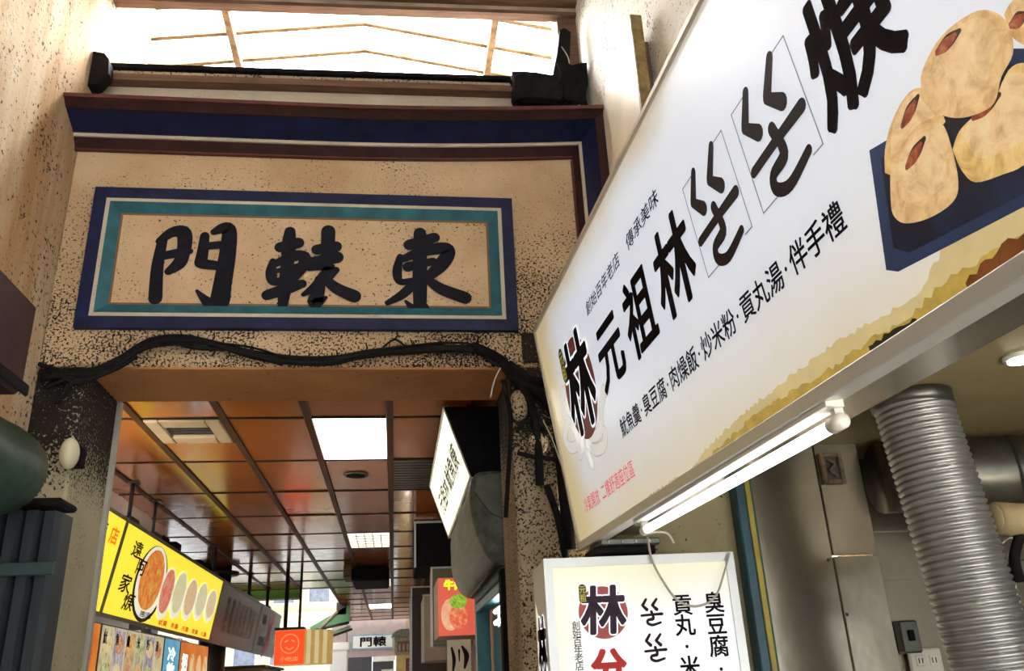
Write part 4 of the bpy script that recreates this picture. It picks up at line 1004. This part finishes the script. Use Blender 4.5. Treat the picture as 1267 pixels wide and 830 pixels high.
box('strip', (-4.6, 16.9, ZC - .16), (-1.75, 17.0, ZC + .05), mat('fascia_green', (.22, .42, .06), .5), t, .004); box('edge', (-4.6, 16.87, ZC - .18), (-1.75, 17.0, ZC - .16), M_white, t, .003)
t = thing('white_pillar', 'pale white pillar with a capital at the far end of the passage', 'pillar', (-1.85, 24, 0))
p0, p1 = at(408, 800, y=24), at(430, 800, y=24)
box('shaft', (p0.x, 24, 0), (p1.x, 24.5, 2.55), M_pwhite, t, .02); box('capital', (p0.x - .06, 23.95, 2.55), (p1.x + .06, 24.55, 2.75), M_pwhite, t, .03); box('neck', (p0.x + .03, 24.05, 2.75), (p1.x - .03, 24.45, ZC), M_mauve, t, .01)
ef = Face((-1.215, 26.38, 2.64), (1, 0, 0), (0, 0, 1))
t = thing('far_plaque', 'small white plaque with pale blue border and two dark characters on the end wall', 'plaque', mw=ef.m())
ring('border', 0, 0, 1.21, .42, .045, -.01, .02, mat('pale_blue', (.22, .34, .42), .5), t); flat('field', [[(.04, .04), (1.17, .04), (1.17, .38), (.04, .38)]], .004, M_pwhite, t)
text('lettering', '門轅', .22, 1.0, .07, .35, M_ink, t, .006, bold=.03, spread=[1, 1])
t = thing('end_doorway', 'dark doorway with a white transom under the far plaque', 'doorway', (-.7, 26.35, 0))
box('dark_panel', (-1.30, 26.34, 0), (-.62, 26.395, 2.44), mat('leaf_dark', (.05, .05, .06), .5), t, 0); box('leaf', (-.60, 26.34, 0), (.0, 26.395, 2.30), mat('leaf_dark', (.05, .05, .06), .5), t, 0)
box('transom', (-.60, 26.32, 2.30), (.05, 26.395, 2.44), mat('transom_white', (.8, .8, .78), .4), t, 0); box('screen', (-.35, 26.30, 1.7), (-.02, 26.34, 2.08), mat('screen_pale', (.5, .52, .5), .4), t, .01)
t = thing('carved_shrine', 'carved shrine box with a small roof on a yellow tiled pillar', 'shrine', (.35, 25.6, 0))
a_, b_2 = at(500, 812, y=25.5), at(517, 812, y=25.5)
box('pillar', (.06, 25.5, 0), (.45, 25.9, 2.42), mat('yellow_tile', (.55, .38, .13), .4, var=.2, scale=9), t, .01)
box('carved_panel', (.0, 25.42, 2.42), (.55, 25.95, 2.90), mat('carved_stone', (.30, .24, .16), .7, var=.4, scale=25, bump=.6), t, .02)
box('niche', (.10, 25.40, 2.50), (.45, 25.43, 2.78), M_wood, t, 0)
for k in range(3): ellipsoid('figure', (.17 + .11 * k, 25.40, 2.62), .035, .03, .11, MATS['carved_stone'], t, 8, 6)
prism('roof', [(-.08, 2.90), (.63, 2.90), (.55, 3.02), (.40, 3.10), (.15, 3.10), (.0, 3.02)], 'y', 25.35, 25.98, mat('roof_green_grey', (.20, .22, .17), .6, var=.4, scale=20), t)
t = thing('red_notice', 'small dark red notice board beside the yellow tiled pillar', 'notice', (.5, 25.2, 2.2))
box('board', (.33, 25.45, 2.0), (.72, 25.5, 2.33), mat('notice_red', (.16, .03, .02), .5), t, .006); flat_p = Face((.33, 25.195, 2.0), (1, 0, 0), (0, 0, 1))
for k in range(2): box('line', (.40, 25.44, 2.09 + .1 * k), (.65, 25.45, 2.12 + .1 * k), mat('notice_line', (.35, .16, .1), .5), t, 0)

# ================================================================== RIGHT SIDE OF THE PASSAGE
# leaning white light box with a black end
A_, B_ = Vector((.31, 5.2, 3.235)), Vector((.47, 5.2, 2.785))
hf = Face((B_.x, 7.5, B_.z), (0, -1, 0), A_ - B_); HL, HH = 2.3, (A_ - B_).length
t = thing('leaning_light_box', 'small leaning white backlit sign with a black end plate under the passage ceiling', 'sign', mw=hf.m())
flat('face', [[(0, 0), (HL, 0), (HL, HH), (0, HH)]], 0, emitter('light_box_white', (.95, .95, .74), 1.1), t)
text('lettering', '元祖林', .25, 1.15, .14, .32, mat('sign_ink_grey', (.12, .11, .08), .5, emit=.15), t, .003, bold=.02); text('lettering', '魷魚焿', 1.2, 2.1, .14, .32, MATS['sign_ink_grey'], t, .003, bold=.02)
ring('frame', -.01, -.01, HL + .01, HH + .01, .02, -.03, .006, mat('frame_pale', (.6, .6, .5), .4), t)
prism('end_plate', [(A_.x, A_.z), (.70, A_.z), (.70, 2.78), (B_.x, B_.z)], 'y', 5.17, 5.20, M_black, t)
prism('body', [(A_.x + .01, A_.z), (.70, A_.z), (.70, 2.79), (B_.x + .01, B_.z)], 'y', 5.21, 7.49, mat('box_black', (.02, .02, .022), .5), t)
rod('hanger', (.5, 5.6, A_.z), (.5, 5.6, ZC), .015, M_rod, t); rod('hanger', (.5, 7.0, A_.z), (.5, 7.0, ZC), .015, M_rod, t)
# canvas hood
t = thing('canvas_hood', 'dark grey-green rolled canvas awning hood below the leaning light box', 'awning', (.55, 5.8, 2.4))
prof = [(.66, 2.76), (.55, 2.765), (.47, 2.745), (.445, 2.66), (.45, 2.54), (.475, 2.42), (.52, 2.31), (.58, 2.235), (.66, 2.215)]
mc = mat('canvas_greygreen', (.10, .115, .10), .45, var=.45, scale=7, stretch=(3, .4, 3), bump=.15)
P_ = [(q.x, q.y) for q in smooth_path([(a, b, 0) for a, b in prof], 4)]
vs, fs = [], []; NY = 30
for k in range(NY + 1):
    f_ = k / NY; y = 4.96 + 3.3 * f_; sag = .012 * math.sin(k * .8)
    e = 1 - .9 * max(0, (f_ - .45) / .55) ** 2.2
    for a, b in P_: vs.append((.66 - (.66 - a) * (.35 + .65 * e) - sag * .3, y, 2.48 + (b - 2.48) * (.25 + .75 * e) + sag * .5))
n = len(P_)
for k in range(NY):
    for j in range(n - 1): fs.append((k * n + j, k * n + j + 1, (k + 1) * n + j + 1, (k + 1) * n + j))
fs += [tuple(range(n)), tuple(range(NY * n, NY * n + n))]
wmesh('canvas', vs, fs, mc, t, True)
prism('end_flap', [(.66, 2.74), (.56, 2.745), (.48, 2.725), (.465, 2.64), (.55, 2.52), (.66, 2.46)], 'y', 4.935, 4.955, mat('flap_olive', (.12, .13, .085), .6, var=.25), t)
box('teal_valance', (.60, 4.97, 2.15), (.68, 6.6, 2.212), mat('valance_teal', (.02, .10, .11), .45, var=.2), t, .01)
rod('front_bar', (.57, 4.97, 2.20), (.57, 6.6, 2.20), .012, M_rod, t)
# teal shop door with tubes behind it
t = thing('door_2', None, None); tag(t, kind='structure')
mt = mat('door_teal', (.012, .12, .15), .35, var=.3)
box('frame_post', (.60, 4.95, 0), (.68, 5.06, 2.2), M_black, t, .006); box('frame_post', (.60, 6.55, 0), (.70, 6.66, 2.2), mt, t, .006); box('frame_head', (.60, 5.0, 2.08), (.70, 6.6, 2.14), mt, t, .006)
box('leaf', (.72, 5.06, 0), (.76, 6.55, 2.08), mt, t, .004)
t = thing('door_tube_lights', 'pair of short lit tubes inside the teal doorway', 'tube light', (.66, 5.5, 2.0))
for k in range(2):
    z = 2.03 - k * .07; rod('tube', (.665, 5.25, z), (.665, 5.85, z), .016, emitter('door_tube', (.85, .98, .98), 6), t, 10)
box('fitting', (.68, 5.2, 1.93), (.72, 5.9, 2.06), M_white, t, .004)
# red food picture box
rf_ = Face((.425, 8.7, 2.03), (1, 0, 0), (0, 0, 1))
t = thing('food_light_box', 'red projecting light box with a bowl of noodles picture and yellow lettering', 'sign', mw=rf_.m())
lbox('body', (0, 0, -.9), (.46, .55, 0), mat('sign_box_pink', (.55, .33, .24), .5), t, .006)
flat('face', [[(.005, .005), (.455, .005), (.455, .545), (.005, .545)]], .002, emitter('food_red', (.60, .10, .06), .8), t)
flat('picture_bowl', [disc_poly(.12, .20, .09, .15, 24)], .003, speckle_print('print_bowl_peach', [(.6, .22, .10), (.75, .42, .25), (.8, .62, .42)], 8, .7), t); flat('picture_food', [disc_poly(.20, .18, .09, .12, 24)], .004, speckle_print('print_shrimp', [(.5, .05, .02), (.75, .18, .08), (.8, .45, .25)], 22, .7), t)
flat('picture_food', [disc_poly(.20, .32, .085, .07, 20)], .005, speckle_print('print_greens', [(.06, .20, .01), (.25, .45, .03), (.45, .6, .1)], 30, .7), t)
text('lettering', '牛肉麵', .06, .36, .43, .53, mat('print_bright_yellow', (.85, .70, .03), .5, emit=.8), t, .004, bold=.05)
f_ = Face((.50, 8.66, 1.60), (1, 0, 0), (0, 0, 1))
t = thing('poster_board', 'pale poster board with black ink figures below the red food sign', 'poster', mw=f_.m())
lbox('board', (0, 0, -.03), (.24, .40, 0), mat('board_dark', (.1, .08, .07), .5), t); flat('print', [[(.005, .005), (.235, .005), (.235, .395), (.005, .395)]], .002, mat('poster_pale', (.55, .50, .36), .5), t)
flat('ink_figure', stroke_poly([(.06, .12, .02), (.07, .22, .035), (.05, .32, .02)]) + stroke_poly([(.17, .14, .02), (.19, .25, .05), (.15, .33, .02)]) + stroke_poly([(.12, .2, .01), (.12, .3, .02)]), .003, M_print, t)
flat('blue_strip', [[(.01, .02), (.23, .02), (.23, .10), (.01, .10)]], .003, mat('poster_blue', (.10, .25, .36), .5), t)
# stacked sign cases, dark box and posts further in
def case(label, px, y0, y1, x0, x1, z0, z1, m, trimm):
    t = thing('sign_case', label, 'sign case', ((x0 + x1) / 2, y0, z0), 'sign cases along the passage wall')
    box('body', (x0, y0, z0), (x1, y1, z1), m, t, .008); ring_pts = ((x0 - .012, z0 - .01, x0 + .012, z1 + .01), (x1 - .012, z0 - .01, x1 + .012, z1 + .01))
    for a, b, c, d in ring_pts: box('edge_trim', (a, y0 - .012, b), (c, y0 + .012, d), trimm, t, .003)
    box('edge_trim', (x0, y0 - .012, z1 - .012), (x1, y0 + .012, z1 + .012), trimm, t, .003)
case('black sign case with a steel edge beyond the leaning light box', 0, 10.0, 11.2, .235, .89, 2.86, 3.36, M_black, M_alu)
case('olive glass sign case below the black case', 0, 10.0, 10.5, .42, .89, 2.0, 2.84, mat('case_olive', (.16, .15, .09), .3), M_alu)
case('beige sign case leaning out beside the red food sign', 0, 12.2, 13.4, .40, .89, 1.9, 2.75, mat('case_beige', (.40, .31, .24), .5), MATS['frame_pale'])
case('narrow dark brown sign case further down the passage', 0, 14.5, 16.5, .28, .89, 1.8, 3.1, mat('case_brown', (.06, .035, .03), .5), M_alu)
case('pale grey sign case near the shrine', 0, 18.5, 20.0, .42, .89, 1.6, 2.6, mat('case_pale', (.50, .48, .45), .5), M_alu)
case('tall black sign case deep in the passage', 0, 21.0, 22.0, .50, .89, 2.3, 3.2, M_black, M_rod)
t = thing('potted_plant', 'small leafy plant standing on the counter below the poster board', 'plant', (.47, 8.0, 1.6))
lm = mat('leaf_dark_olive', (.06, .06, .025), .5, var=.4)
for k in range(26):
    a = random.uniform(0, 6.28); e = random.uniform(.3, 1.2); c = Vector((.50, 8.0, 1.60)); d_ = Vector((math.cos(a) * math.cos(e), math.sin(a) * math.cos(e), math.sin(e))); sd2 = Vector((-math.sin(a), math.cos(a), 0))
    ln = random.uniform(.06, .12); wmesh('leaf', [c, c + d_ * ln * .5 + sd2 * .018, c + d_ * ln, c + d_ * ln * .5 - sd2 * .018, c + d_ * ln * .5 + Vector((0, 0, .006))], [(0, 1, 4), (1, 2, 4), (2, 3, 4), (3, 0, 4)], lm, t)
rod('pot', (.50, 8.0, 1.50), (.50, 8.0, 1.61), .06, mat('pot_clay', (.25, .12, .07), .7), t, 14)
tag(box('counter', (.42, 7.8, 0), (.77, 8.4, 1.5), mat('counter_grey', (.25, .24, .22), .5), None, .01), 'grey counter carrying the small leafy plant', 'counter')

t = thing('range_hood', 'pale steel range hood in the stall below the red menu board', 'hood', (-3.2, 12.5, 1.9))
prism('canopy', [(-4.0, 2.0), (-2.9, 2.0), (-2.9, 2.12), (-3.2, 2.42), (-3.8, 2.42)], 'y', 11.9, 14.6, M_alu, t)
box('flue', (-3.65, 13.0, 2.42), (-3.35, 13.4, ZC - .02), M_darksteel, t, .01)
box('filter', (-3.9, 12.0, 1.97), (-3.0, 14.5, 2.0), M_darksteel, t, .004)
t = thing('stall_cabinet', 'dark grey stall cabinet standing under the range hood', 'cabinet', (-3.1, 13.5, 0))
box('body', (-3.9, 12.6, 0), (-2.9, 14.4, 1.78), M_darksteel, t, .02); box('top_rack', (-3.85, 12.7, 1.78), (-2.95, 14.3, 1.84), M_black, t, .01)
t = thing('stall_counter', 'wooden stall counter at the end of the sign row', 'counter', (-2.4, 16.6, 0))
box('body', (-2.75, 15.4, 0), (-2.15, 18.0, 2.0), mat('stall_wood', (.34, .22, .12), .6, var=.2), t, .01); box('pale_panel', (-2.15, 15.5, .5), (-2.13, 16.9, 1.98), mat('stall_pale', (.5, .44, .36), .6), t, .004); box('top', (-2.8, 15.35, 2.0), (-2.1, 18.05, 2.04), M_wood, t, .006)

# sunlit building outside the open bay
t = thing('apartment_building', 'pale cream building with blue-grey windows outside the open bay', 'building', (-9, 38, 0))
bw = mat('facade_cream', (.62, .56, .42), .7, var=.12, scale=.8)
box('wall', (-16, 38, 0), (-2.2, 46, 12), bw, t, 0)
for r in range(4):
    for c in range(9):
        x, z = -15.2 + c * 1.45, 2.6 + r * 2.4
        o = box('window', (x, 37.94, z), (x + .95, 38.0, z + 1.3), M_white, t, .01)
        box('pane', (x + .06, 37.925, z + .06), (x + .89, 37.945, z + 1.24), mat('pane_bluegrey', (.16, .19, .26), .15, var=.3), o, 0)
    box('balcony', (-16, 37.6, 2.1 + r * 2.4), (-2.2, 38, 2.25 + r * 2.4), bw, t, .01)
